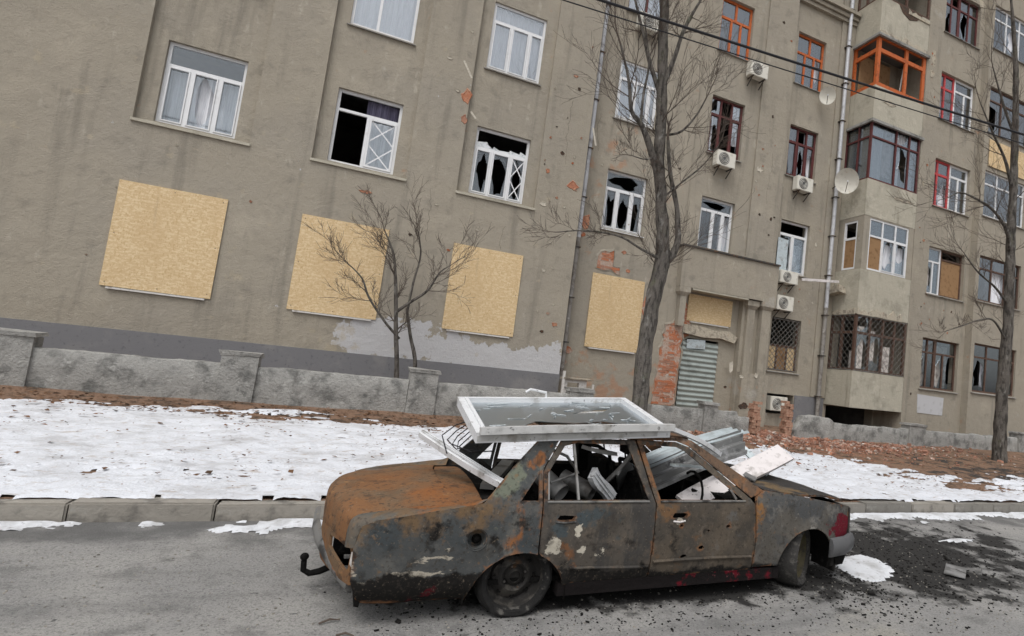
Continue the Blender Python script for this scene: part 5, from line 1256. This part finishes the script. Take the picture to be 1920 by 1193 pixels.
def body(name, P, H, mat, fm, sp=.045, th=.02, lab=None):
    m_ = MB(); shell(m_, P, H, fm, th, sp)
    o = m_.build(name, mat, car, smooth=True, angle=50, weld=(fm is far))
    if lab: o['label'] = lab
    return o
rivets = [(2.9, .58, .014), (2.66, .42, .018), (2.5, .36, .02), (2.72, .55, .01), (2.45, .60, .012)]
holes_f = [slot(2.36, 2.5, .655, .695)] + [ragged(x, z, r_ * 1.5, r_, 7, .3) for x, z, r_ in rivets]
qp = body('rear_quarter_panel', quarter, [qhole, fuel], M['car_quarter'], near, lab='scorched grey quarter panel with rusty rear pillar and open fuel filler')
rd = body('rear_door', rdoor, [rwin, slot(1.42, 1.555, .655, .69)], M['car_door_rear'], near, lab='scorched rear door with pale burnt paint patches')
fd = body('front_door', fdoor, [fwin] + holes_f, M['car_door_front'], near, lab='brown scorched front door with handle slot')
wg = body('front_wing', wing, [], M['car_fender'], near, lab='scorched grey wing with dark red paint left at its front')
body('roof_rail', rail, [], M['car_roof'], near, .05)
body('rear_quarter_panel', quarter, [qhole], M['car_quarter'], far, .07)
body('rear_door', rdoor, [rwin], M['car_door_rear'], far, .08)
body('front_door', fdoor, [fwin], M['car_door_front'], far, .08)
body('front_wing', wing, [], M['car_fender'], far, .08)
body('roof_rail', rail, [], M['car_roof'], far, .08)
# inner door skins and pillars close the shell between outer panel and cabin
for fm in (near, far):
    body('inner_door_panel', [(1.33, .45), (1.55, .2), (2.2, .19), (2.2, .77), (1.33, .77)], [], M['char'], lambda u, v, d, fm=fm: fm(u, v, .07 + d), .15, .01)
    body('inner_door_panel', [(2.22, .19), (3.18, .22), (3.17, .755), (2.22, .77)], [], M['char'], lambda u, v, d, fm=fm: fm(u, v, .07 + d), .15, .01)
    body('centre_pillar', [(2.14, .2), (2.28, .2), (2.27, .78), (2.12, 1.21), (2.03, 1.21), (2.14, .78)], [], M['char'], lambda u, v, d, fm=fm: fm(u, v, .035 + d), .15, .04)
for z in (.782,):
    m_ = MB(); pts = [(x, side_in(x, z) - .004, z) for x in (1.34, 1.6, 1.9, 2.15)]; m_.tube(pts, .009, 6); m_.build('window_ledge', M['bumper'], rd, smooth=True)
    m_ = MB(); pts = [(x, side_in(x, z) - .004, z) for x in (2.25, 2.5, 2.8, 3.06)]; m_.tube(pts, .009, 6); m_.build('window_ledge', M['bumper'], fd, smooth=True)
m_ = MB(); m_.tube([(x, side_in(x, .33) - .006, .33 + .008 * math.sin(x * 3)) for x in (2.23, 2.5, 2.8, 3.0, 3.16)], .014, 6); m_.build('trim_strip', M['car_door_front'], fd, smooth=True)
m_ = MB(); m_.tube([(x, side_in(x, .31) - .005, .31 + .01 * math.sin(x * 5)) for x in (1.56, 1.7, 1.9, 2.1, 2.19)], .012, 6); m_.build('trim_strip', M['car_door_rear'], rd, smooth=True)
for (a, b, w_, par) in (((1.345, .79), (1.345, 1.0), .022, rd), ((1.575, .79), (1.55, 1.17), .016, rd), ((2.98, .79), (2.93, .87), .018, fd)):
    m_ = MB(); m_.beam((a[0], side_in(*a) + .012, a[1]), (b[0], side_in(*b) + .012, b[1]), w_, .02, (0, 1, 0)); m_.build('window_divider', M['duct'], par)
fl = MB(); fl.lathe([(.07, -.004), (.066, .004), (.058, .02), (.05, .05), (.0, .055)], (.88, side_in(.88, .545) - .002, .545), 22); fl.build('fuel_filler', M['car_quarter'], qp, smooth=True)
fl = MB(); fl.lathe([(.03, .02), (.032, .045), (.012, .03), (0, .028)], (.885, side_in(.88, .545), .54), 16); fl.build('fuel_cap', M['char'], qp, smooth=True)
for (x0, x1, z, par, mt) in ((1.41, 1.56, .648, rd, 'bumper'), (2.37, 2.48, .635, fd, 'plank')):
    m_ = MB(); m_.tube([(x0, side_in(x0, z) - .002, z), ((x0 + x1) / 2, side_in(x0, z) - .008, z - .006), (x1, side_in(x1, z) - .002, z)], .007, 6); m_.build('handle_remnant', M[mt], par, smooth=True)

# rear deck, boot lid
DP = [(.93, .80), (.75, .793), (.5, .78), (.28, .762), (.11, .744), (.03, .73), (-.008, .712), (-.026, .68), (-.034, .6), (-.03, .49)]
DL = [0.0]
for (a, b), (c_, d_) in zip(DP, DP[1:]): DL.append(DL[-1] + math.hypot(c_ - a, d_ - b))
def deck(s, y, d=0.0):
    k = 0
    while k < len(DL) - 2 and s > DL[k + 1]: k += 1
    t = max(0, min(1, (s - DL[k]) / (DL[k + 1] - DL[k])))
    x = DP[k][0] + (DP[k + 1][0] - DP[k][0]) * t; z = DP[k][1] + (DP[k + 1][1] - DP[k][1]) * t
    q = abs(y - WID / 2) / (WID / 2)
    wgt = max(0, min(1, (.5 - x) / .4))
    x += .225 * q ** 1.7 * wgt
    if s < .05: x -= .12 * (1 - q ** 2) * (1 - s / .05) * .0
    z += (-.085 * q ** 2.2 - .01 * q ** 6) * max(.3, min(1, (z - .5) / .2)) + .004 * fbm(s * 4, y * 3, 7) + .0018 * fbm(s * 13, y * 12, 3)
    return (x + d * .6 * wgt, y, z - d)
SL = DL[-1]
lidP = [(.10, .16), (SL - .02, .17), (SL - .02, WID - .17), (.10, WID - .16), (.04, WID / 2)]
m_ = MB()
lidP = [(.16, .15)] + [(s, .15 + .02 * s) for s in (.4, .7)] + [(SL - .01, .2), (SL - .01, WID - .2)] + [(.7, WID - .164), (.16, WID - .15), (.22, WID * .7), (.24, WID * .5), (.22, WID * .3)]
shell(m_, lidP, [], lambda s, y, d: deck(s, y, d), .02, .05)
m_.build('boot_lid', M['car_deck'], car, smooth=True, angle=60)['label'] = 'orange rusted boot lid'
# shoulder between side panel and lid, wrapping round the rear corner
SH = [(.06, .93, .80), (.12, .86, .767), (.22, .75, .751), (.45, .5, .714), (.65, .29, .678), (.76, .225, .655), (.86, .185, .635), (.95, .168, .57), (SL, .155, .5)]
for sgn in (0, 1):
    m_ = MB(); V = []; F = []; n, k_ = 40, 6
    for i in range(n + 1):
        s = .06 + (SL - .06) * i / n
        e = Vector(deck(s, .152 + .02 * min(s, .7) + (.03 * max(0, (s - .7) / (SL - .7)))))
        xq = lerp_tab(s, [(a, b) for a, b, c in SH]); zq = lerp_tab(s, [(a, c) for a, b, c in SH])
        o_ = Vector((xq, side_in(xq, zq) + .002, zq))
        w_ = max(0, min(1, (s - .6) / .25))
        c_ = Vector(((e.x + o_.x) / 2 - .035 * w_, o_.y + .012, max(e.z, o_.z) + .004))
        for j in range(k_ + 1):
            t = j / k_; p = o_ * (1 - t) ** 2 + c_ * 2 * t * (1 - t) + e * t * t
            V.append((p.x, WID - p.y if sgn else p.y, p.z))
    for i in range(n):
        for j in range(k_):
            a = i * (k_ + 1) + j; q = (a, a + 1, a + k_ + 2, a + k_ + 1)
            F.append(q if sgn else q[::-1])
    m_.add(V, F); m_.build('rear_shoulder', M['car_shoulder'], car, smooth=True, angle=70)
m_ = MB(); shell(m_, [(.0, .15), (.15, .152), (.21, WID * .3), (.23, WID * .5), (.21, WID * .7), (.15, WID - .152), (.0, WID - .15)], [], lambda s, y, d: deck(s, y, d + .012), .02, .08)
m_.build('rear_window_base', M['car_deck'], car, smooth=True)
# rear panel with lamp openings
def rearp(y, z, d):
    q = abs(y - WID / 2) / (WID / 2)
    return (-.03 + .225 * q ** 1.7 + (.03 * max(0, (.3 - z) / .15)) + d + .004 * fbm(y * 4, z * 5, 9), y, z)
lampN = [(.12, .36), (.16, .335), (.46, .4), (.47, .47), (.14, .49), (.105, .46)]
lampF = [(WID - .12, .37), (WID - .1, .47), (WID - .14, .5), (WID - .47, .47), (WID - .46, .4), (WID - .16, .345)]
m_ = MB(); shell(m_, [(.09, .27), (.09, .52), (.3, .505), (WID - .3, .505), (WID - .09, .52), (WID - .09, .27), (WID * .5, .25)], [lampN, lampF], lambda y, z, d: rearp(y, z, d), .02, .05)
m_.build('rear_panel', M['car_deck'], car, smooth=True, weld=True)
m_ = MB(); m_.box((.2, .1, .13), (.24, WID - .1, .34), jit=.02); m_.build('rear_valance', M['char'], car)
for q in (.12, WID - .47):
    m_ = MB(); m_.box((.17, q, .30), (.22, q + .35, .52)); yw = .478 if q < .5 else WID - .49; m_.box((.052, yw, .33), (.168, yw + .012, .49)); m_.build('lamp_cavity', M['char'], car)
m_ = MB(); pts = [(.19, .105, .34), (.162, .09, .40), (.157, .088, .47)]; m_.tube(pts, [.008, .016, .008], 8, lump=.6); m_.build('lamp_surround', M['rag'], car, smooth=True)
# bumpers, tow bar
def bumper(pts, hgt, th, name, mat, par=car):
    m_ = MB(); V = []; F = []; P = [Vector(p) for p in pts]
    for i, p in enumerate(P):
        d = (P[min(i + 1, len(P) - 1)] - P[max(0, i - 1)]).normalized(); nrm = Vector((d.y, -d.x, 0)).normalized()
        for (a, b) in ((0, -.5), (.6, -.45), (1, -.2), (1, .2), (.6, .45), (0, .5)): V.append(p + nrm * a * th + Vector((0, 0, b * hgt)))
    for i in range(len(P) - 1):
        for j in range(6): F.append((i * 6 + j, i * 6 + (j + 1) % 6, (i + 1) * 6 + (j + 1) % 6, (i + 1) * 6 + j))
    F += [tuple(range(6)), tuple(range(len(P) * 6 - 1, len(P) * 6 - 7, -1))]
    m_.add(V, F); return m_.build(name, mat, par, smooth=True, angle=35, weld=True)
bumper([(.185, .14, .255), (.12, .3, .28), (.05, .5, .315), (-.02, .75, .36), (-.05, 1.0, .385), (-.05, 1.3, .395)], .10, -.04, 'rear_bumper', M['bumper'])
bumper([(4.06, .02, .36), (4.25, .04, .37), (4.42, .13, .375), (4.52, .35, .375), (4.55, .83, .375), (4.52, 1.31, .375), (4.42, 1.53, .375), (4.2, 1.63, .37)], .17, .05, 'front_bumper', M['bumper_front'])
bumper([(4.12, .06, .24), (4.3, .09, .24), (4.44, .2, .24), (4.5, .83, .24), (4.44, 1.46, .24)], .12, .02, 'front_valance', M['char'])
tw = MB(); tw.tube([(.35, .82, .17), (.12, .80, .17), (.0, .79, .12), (-.06, .79, .11), (-.10, .79, .135), (-.105, .79, .2)], [.025, .025, .024, .022, .02, .018], 8)
tw.box((.1, .66, .14), (.14, .95, .22)); tow = tw.build('tow_bar', M['char'], car, smooth=True)
tb = MB(); tb.lathe([(.001, -.028), (.018, -.022), (.028, 0), (.018, .022), (.001, .028)], (-.105, .79, .225), 14); tb.build('tow_ball', M['char'], tow, smooth=True)
# roof
def roof(x, y, d):
    q = abs(y - WID / 2) / .6
    z = 1.262 + .028 * (1 - q * q) - .02 * max(0, (x - 2.35) / .25) ** 2 - .03 * max(0, (1.5 - x) / .12) ** 2 - .02 * math.exp(-((x - 1.9) ** 2 + (y - .8) ** 2) * 5) + .004 * fbm(x * 3, y * 3, 4)
    return (x, y, z - d)
ry = side_in(1.9, 1.262) - .004
m_ = MB(); shell(m_, [(1.43, ry), (2.5, ry), (2.62, ry + .06), (2.66, WID / 2), (2.62, WID - ry - .06), (2.5, WID - ry), (1.43, WID - ry), (1.40, WID / 2)], [], roof, .025, .07)
m_.build('roof', M['car_roof'], car, smooth=True, angle=60)
# bonnet, cowl, nose
def bonnet(x, y, d):
    q = abs(y - WID / 2) / .75
    z = lerp_tab(x, [(3.28, .862), (3.6, .842), (3.9, .812), (4.2, .757), (4.45, .70)]) + .02 * (1 - q * q) + .022 * max(0, min(1, (x - 3.75) / .2)) + .006 * fbm(x * 3, y * 4, 8)
    return (x, y, z - d)
bp_ = lambda x: .035 + side_in(x, .74)
m_ = MB(); shell(m_, [(3.3, bp_(3.3) + .02), (3.7, bp_(3.7)), (4.1, bp_(4.1)), (4.36, bp_(4.36) + .03), (4.44, .4), (4.46, WID / 2), (4.44, WID - .4), (4.36, WID - bp_(4.36) - .03), (4.1, WID - bp_(4.1)), (3.7, WID - bp_(3.7)), (3.3, WID - bp_(3.3) - .02)], [], bonnet, .018, .07)
m_.build('bonnet', M['hoodblack'], car, smooth=True, angle=60)
m_ = MB(); m_.add([(3.12, .1, .80), (3.12, WID - .1, .80), (3.31, WID - .06, .855), (3.31, .06, .855)], [(0, 3, 2, 1)]); m_.box((3.14, .1, .3), (3.17, WID - .1, .80)); m_.build('cowl', M['char'], car)
def nose(y, z, d):
    q = abs(y - WID / 2) / (WID / 2)
    return (4.46 - .10 * q ** 3 - d, y, z)
m_ = MB(); shell(m_, [(.1, .28), (WID - .1, .28), (WID - .12, .69), (.12, .69)], [[(.16, .5), (.5, .5), (.5, .64), (.16, .62)], [(WID - .5, .5), (WID - .16, .5), (WID - .16, .62), (WID - .5, .64)], [(.56, .5), (WID - .56, .5), (WID - .56, .64), (.56, .64)]], nose, .02, .1)
m_.build('front_panel', M['hoodblack'], car, weld=True, smooth=True)
# underside, cabin floor, wheel houses, engine, seats
m_ = MB(); m_.box((.25, .12, .2), (3.3, WID - .12, .235)); m_.box((.3, .16, .12), (.85, WID - .16, .198)); m_.build('floor_pan', M['char'], car)
for yy in (.035, WID - .155):
    m_ = MB(); m_.box((1.5, yy, .125), (3.5, yy + .12, .215), jit=.008); m_.build('sill', M['sillred'], car)
m_ = MB(); m_.box((1.02, .14, .24), (1.12, WID - .14, .74), jit=.02); m_.build('rear_bulkhead', M['char'], car)
m_ = MB(); m_.box((.9, .13, .70), (1.2, WID - .13, .735), jit=.02); m_.build('parcel_shelf', M['char'], car)
m_ = MB(); m_.box((4.17, .16, .2), (4.21, WID - .16, .62), jit=.02); m_.build('inner_front_panel', M['char'], car)
m_ = MB(); m_.box((3.3, .45, .22), (4.15, 1.2, .68), jit=.04); m_.build('engine', M['char'], car)
for cx, cz, r_ in (RA, FA):
    for sgn in (0, 1):
        m_ = MB(); V = []; n = 18
        for k in range(n + 1):
            a = R(-10 + 200 * k / n)
            for yy in (.03, .34): V.append((cx + (r_ + .02) * math.cos(a), WID - yy if sgn else yy, max(.1, cz + (r_ + .02) * math.sin(a))))
        m_.add(V, [(2 * k, 2 * k + 1, 2 * k + 3, 2 * k + 2) for k in range(n)])
        m_.add([(cx - r_, WID - .34 if sgn else .34, .1), (cx + r_, WID - .34 if sgn else .34, .1), (cx + r_, WID - .34 if sgn else .34, cz + r_), (cx - r_, WID - .34 if sgn else .34, cz + r_)], [(0, 1, 2, 3)])
        m_.build('wheel_housing', M['char'], car)
def seat(x, y, wd_):
    m_ = MB()
    for yy in (y, y + wd_): m_.tube([(x + .5, yy, .38), (x + .1, yy, .36), (x, yy, .45), (x - .1, yy, .75), (x - .16, yy, .98)], .018, 8)
    m_.tube([(x - .16, y, .98), (x - .17, y + wd_ / 2, 1.01), (x - .16, y + wd_, .98)], .018, 8)
    for q in (.5, .62, .74, .86): m_.tube([(x - .02 - (q - .5) * .32, y, q), (x + .015 - (q - .5) * .32, y + wd_ / 2, q), (x - .02 - (q - .5) * .32, y + wd_, q)], .008, 6)
    for q in (.1, .2, .3, .4): m_.tube([(x + q, y, .37), (x + q, y + wd_ / 2, .33), (x + q, y + wd_, .37)], .008, 6)
    m_.box((x - .15, y + .03, .55), (x - .06, y + wd_ - .03, .9), jit=.02)
    for q in (.12, wd_ - .12): m_.tube([(x - .16, y + q, 1.0), (x - .18, y + q, 1.08)], .008, 6)
    m_.box((x - .22, y + .1, 1.06), (x - .15, y + wd_ - .1, 1.16), jit=.01)
    m_.build('seat_frame', M['char'], car)
seat(2.35, .22, .5); seat(2.35, .95, .5)
m_ = MB(); m_.box((1.2, .2, .4), (1.6, WID - .2, .46), jit=.02); m_.tube([(1.25, .25, .45), (1.15, .25, .8), (1.15, WID - .25, .8), (1.25, WID - .25, .45)], .02, 8); m_.build('rear_bench', M['char'], car)
m_ = MB(); m_.box((2.95, .15, .62), (3.13, WID - .15, .8), jit=.03); m_.build('dashboard', M['char'], car)
m_ = MB(); m_.tube([(2.78 + .0 * k, .42 + .17 * math.cos(k * math.pi / 10), .78 + .16 * math.sin(k * math.pi / 10)) for k in range(21)], .012, 6, cap=False); m_.tube([(2.78, .42, .78), (3.0, .42, .7)], .02, 6); m_.build('steering_wheel', M['char'], car)

# wheels
def wheel(cx, cy, r_, cz, turn, burnt, mirror=False):
    sy = -1 if mirror else 1
    rim = MB(); rr = r_ * .74
    rim.lathe([(rr * 1.02, .005), (rr, .0), (rr * .96, .012), (rr * .93, .05), (rr * .80, .07), (rr * .66, .05), (rr * .55, .03), (rr * .47, .022), (rr * .42, .03), (rr * .34, .05), (rr * .28, .035), (rr * .2, .02), (rr * .17, .045), (0, .05)], (0, 0, 0), 40)
    rim.lathe([(rr * 1.0, .0), (rr * .95, .17)], (0, 0, 0), 30)
    w_ = rim.build('wheel', M['rim'] if burnt else M['rim_yellow'], car, smooth=True, angle=50)
    w_.location = (cx, cy, cz); w_.rotation_euler = (0, 0, turn + (math.pi if mirror else 0))
    for k in range(8):
        a = k * math.pi / 4; q = MB(); q.lathe([(.016, .045), (.013, .049), (0, .05)], (rr * .69 * math.cos(a), 0, rr * .69 * math.sin(a)), 10)
        q.build('rim_slot', M['char'], w_, smooth=True)
    for k in range(4):
        a = k * math.pi / 2 + .4; q = MB(); q.lathe([(0, .022), (.008, .022), (.01, .034)], (rr * .38 * math.cos(a), 0, rr * .38 * math.sin(a)), 6)
        q.build('wheel_bolt', M['steel'], w_)
    t_ = MB(); n = 64
    prof = [(.98, .0), (1.06, -.022), (1.18, -.028), (1.29, -.012), (1.345, .02), (1.35, .09), (1.345, .15), (1.28, .185), (1.0, .17)]
    V = []; F = []
    for i in range(n):
        a = 2 * math.pi * i / n
        for j, (q, yy) in enumerate(prof):
            rad = rr * q
            if burnt: rad *= 1 + .02 * fbm(math.cos(a) * 3, math.sin(a) * 3 + j * .4, j)
            elif j in (3, 4, 5, 6) and i % 2: rad -= .006
            x, z = rad * math.cos(a), rad * math.sin(a)
            z = max(z, -cz + .002)
            bul = .018 if (z < -cz + .05 and j in (1, 2, 3)) else 0
            V.append((x, yy - bul + (.006 * fbm(a * 3, j) if burnt else 0), z))
    m = len(prof)
    for i in range(n):
        for j in range(m - 1): F.append((i * m + j, i * m + j + 1, ((i + 1) % n) * m + j + 1, ((i + 1) % n) * m + j))
    t_.add(V, F); t_.build('tyre', M['tyre_burnt'] if burnt else M['tyre'], w_, smooth=True, angle=35)
    return w_
wheel(1.2, .085, .27, .25, 0, True)
wheel(3.85, .15, .275, .262, R(34), False)
wheel(1.2, WID - .045, .27, .25, 0, True, True)
wheel(3.85, WID - .15, .275, .262, R(34), False, True)

# ------------------------------------------------------------------ debris on and in the car
def frame_thing():
    W_, H_ = 1.534, .945
    r_ = empty('window_frame', (1.514, 4.65, 1.356)); r_.rotation_euler = (.175, -.074, .013)
    tag(r_, 'white plastic window frame with shattered glass lying on the car roof', 'window frame')
    m_ = MB(); t_ = .075
    Tz = lambda a, b, d: (a, b, -d)
    m_.slab(-W_ / 2, W_ / 2, -H_ / 2, H_ / 2, 0, .075, [(-W_ / 2 + t_, W_ / 2 - t_, -H_ / 2 + t_, H_ / 2 - t_)], T=Tz)
    m_.slab(-W_ / 2 + .05, W_ / 2 - .05, -H_ / 2 + .05, H_ / 2 - .05, -.012, -.001, [(-W_ / 2 + t_, W_ / 2 - t_, -H_ / 2 + t_, H_ / 2 - t_)], T=Tz)
    fr = m_.build('frame', M['frame_white'], r_)
    for e in ((-W_ / 2 + .01, -H_ / 2 - .006, -.06, W_ / 2 - .12, -H_ / 2 - .001, -.02),): MB().box(e[:3], e[3:]).build('channel', M['frame_grey'], fr)
    ga_ = MB(); shell(ga_, [(-W_ / 2 + t_, -H_ / 2 + t_), (W_ / 2 - t_, -H_ / 2 + t_), (W_ / 2 - t_, H_ / 2 - t_), (-W_ / 2 + t_, H_ / 2 - t_)],
                      [[(-.45, -.3), (-.1, -.26), (.2, -.3), (.45, -.25), (.3, -.16), (.05, -.2), (-.25, -.13)], [(.1, .05), (.4, .1), (.5, .2), (.25, .16)]], lambda u, v, d: (u, v, -.03 - d), .006)
    ga_.build('pane', M['cracked'], r_)
    random.seed(77)
    cr = MB()
    for k in range(46):
        x, y = random.uniform(-.66, .66), random.uniform(-.38, .38); a = random.uniform(0, 6.28); l = random.uniform(.03, .16)
        cr.beam((x, y, -.026), (x + l * math.cos(a), y + l * .6 * math.sin(a), -.024), random.uniform(.004, .016), .003)
    cr.build('glass_shards', M['shard'], r_)['kind'] = 'stuff'
    hd = MB(); hd.tube([(-.02, H_ / 2 - .04, .0), (-.02, H_ / 2 - .03, .05), (-.16, H_ / 2 - .02, .075), (-.2, H_ / 2 - .02, .05)], .011, 8); hd.build('handle', M['frame_white'], r_, smooth=True)
    mu = MB(); mu.box((-W_ / 2 + t_ + .002, .1, -.055), (W_ / 2 - t_ - .002, .15, -.04)); mu.build('inner_strip', M['frame_grey'], r_)
frame_thing()
def strip(p, q, w_, h_, name, mat, label, cat, upv=(0, 0, 1), ribs=0):
    P, Q = Vector(p), Vector(q)
    d = (Q - P).normalized(); u = Vector(upv); u = (u - d * u.dot(d)).normalized(); r_ = d.cross(u)
    m_ = MB(); V = []; F = []; n = 10; rs = random.Random(label)
    b1, b2, tw_ = rs.uniform(-.02, .02), rs.uniform(-.012, .012), rs.uniform(-.25, .25)
    for k in range(n + 1):
        t = k / n; c_ = P.lerp(Q, t) + u * b1 * math.sin(math.pi * t) * 1.5 + r_ * b2 * math.sin(2 * math.pi * t)
        an_ = tw_ * (t - .5); ru, uu = r_ * math.cos(an_) + u * math.sin(an_), u * math.cos(an_) - r_ * math.sin(an_)
        for a, b in ((-1, -1), (1, -1), (1, 1), (-1, 1)): V.append(c_ + ru * (a * w_ / 2 * (1 + .08 * rs.uniform(-1, 1) * (k in (0, n)))) + uu * (b * h_ / 2))
    for k in range(n):
        for j in range(4): F.append((k * 4 + j, k * 4 + (j + 1) % 4, (k + 1) * 4 + (j + 1) % 4, (k + 1) * 4 + j))
    F += [(3, 2, 1, 0), (n * 4, n * 4 + 1, n * 4 + 2, n * 4 + 3)]
    m_.add(V, F); o = m_.build(name, mat, weld=True)
    for k in range(ribs):
        off = r_ * (w_ * (-.3 + .6 * (k + .5) / max(1, ribs))) + u * (h_ * .5 + .004)
        b_ = MB(); b_.beam(P + off, Q + off, w_ * .12, .01, upv); b_.build('rib', mat, o)
    return tag(o, label, cat)
strip((1.0, 4.2, .86), (.50, 5.05, 1.07), .065, .045, 'plastic_profile', M['frame_white'], 'white plastic profile slanting across the rear window opening', 'profile', (0, -.4, 1), 2)
strip((.78, 4.14, 1.235), (2.3, 4.17, 1.345), .06, .05, 'plastic_profile', M['frame_grey'], 'grey profile under the near edge of the roof frame', 'profile')
strip((2.28, 4.2, 1.33), (2.98, 4.5, 1.10), .05, .035, 'plastic_profile', M['frame_white'], 'white profile sliding down the windscreen pillar', 'profile')
strip((1.72, 4.35, .93), (1.95, 4.45, .71), .10, .05, 'plastic_profile', M['frame_white'], 'white ribbed profile inside the rear door window', 'profile', (0, -.8, .4), 2)
strip((1.7, 4.5, 1.1), (1.98, 4.6, 1.05), .12, .03, 'plastic_profile', M['frame_grey'], 'grey strip under the roof behind the rear door window', 'profile')
# corrugated sheets through the windscreen
def corr(p00, p10, p01, n, amp, name, mat, label, bend=0.0):
    A, B, C_ = Vector(p00), Vector(p10), Vector(p01)
    e1, e2 = B - A, C_ - A; nr = e1.cross(e2).normalized()
    m_ = MB(); V = []; k1, k2 = 14, n * 6
    for i in range(k1 + 1):
        for j in range(k2 + 1):
            s, t = i / k1, j / k2
            h = amp * max(-1, min(1, 1.8 * math.sin(t * n * 2 * math.pi))) + bend * math.sin(s * math.pi) + .012 * fbm(s * 3, t * 3, n)
            V.append(A + e1 * s + e2 * t + nr * h)
    F = [(i * (k2 + 1) + j, (i + 1) * (k2 + 1) + j, (i + 1) * (k2 + 1) + j + 1, i * (k2 + 1) + j + 1) for i in range(k1) for j in range(k2)]
    m_.add(V, F); N = len(V)
    m_.add([v - nr * .004 for v in V], [tuple(reversed(f)) for f in F])
    return tag(m_.build(name, mat, smooth=True, angle=30), label, 'metal sheet')
corr((2.35, 4.75, .88), (3.62, 4.95, 1.26), (2.45, 5.3, .86), 4, .014, 'corrugated_sheet', M['galv'], 'pale blue corrugated sheet sticking out through the windscreen', .03)
corr((2.25, 4.5, .70), (3.45, 4.72, 1.08), (2.35, 4.78, .90), 3, .02, 'corrugated_sheet', M['galv_dark'], 'sooty bent corrugated sheet under the pale blue one', .03)
pk = strip((2.6, 4.38, .69), (3.98, 4.8, 1.10), .22, .03, 'panel_board', M['plank'], 'long pinkish white panel poking out over the bonnet', 'panel', (-.2, -.5, .8))
strip((3.05, 4.62, .75), (3.95, 4.92, 1.05), .16, .02, 'panel_board', M['galv_dark'], 'grey panel lying under the pinkish white one', 'panel', (-.2, -.5, .8))
strip((3.55, 5.0, 1.12), (3.75, 4.75, .88), .07, .015, 'metal_strip', M['galv'], 'pale blue strip hanging off the end of the corrugated sheet', 'metal strip', (0, -1, .3))
def tubething(p, q, r_, label):
    P, Q = Vector(p), Vector(q); m_ = MB()
    m_.tube([P, Q], r_, 20, cap=False); m_.tube([P, Q], r_ * .93, 20, cap=False)
    tag(m_.build('metal_tube', M['duct'], smooth=True), label, 'tube')
tubething((1.38, 4.55, .86), (1.5, 4.38, .76), .075, 'grey metal tube lying behind the rear door window')
tubething((1.6, 4.7, .82), (1.8, 4.5, .74), .07, 'crumpled grey tube beside the profile in the rear window')
tr = MB(); tr.tube([(1.37, 4.3, .86), (1.62, 4.4, .92), (1.52, 4.42, 1.04), (1.37, 4.32, 1.1)], .012, 8)
tag(tr.build('bent_bracket', M['duct'], smooth=True), 'grey bent rod triangle in the rear corner of the rear door window', 'rod')
strip((2.02, 4.45, .98), (2.2, 4.75, .78), .2, .02, 'charred_panel', M['galv_dark'], 'sooty panel standing behind the centre pillar', 'panel', (0, -1, .2))
strip((1.9, 4.6, .75), (2.05, 4.35, 1.1), .03, .03, 'bent_rail', M['duct'], 'thin grey rail leaning in the rear cabin', 'rail')
strip((2.4, 4.3, 1.02), (3.1, 4.6, .9), .05, .02, 'bent_rail', M['galv'], 'pale rail lying along the sooty corrugated sheet in the cabin', 'rail')
strip((.95, 4.5, .78), (1.25, 5.2, .84), .1, .04, 'charred_panel', M['duct'], 'grey charred slat on the rear shelf behind the seats', 'panel')
strip((3.3, 4.45, .9), (3.75, 4.95, .95), .12, .012, 'metal_strip', M['galv_dark'], 'dark twisted strip on the bonnet under the white panel', 'metal strip', (.2, -.2, 1))
wr = MB()
for k in range(5):
    x, y = .78 + .05 * k, 4.75 + .05 * k
    wr.tube([(x, y, 1.22), (x - .06 - .03 * k, y + .1, 1.18 - .05 * k), (x - .16, y + .05, 1.1 - .04 * k), (x - .12 + .05 * k, y - .05, .98)], .005, 5)
tag(wr.build('loose_wires', M['cable'], smooth=True), 'loose black wires dangling from the roof frame behind the car', 'wires')
for o in bpy.data.objects:
    if '_world' in o: del o['_world']
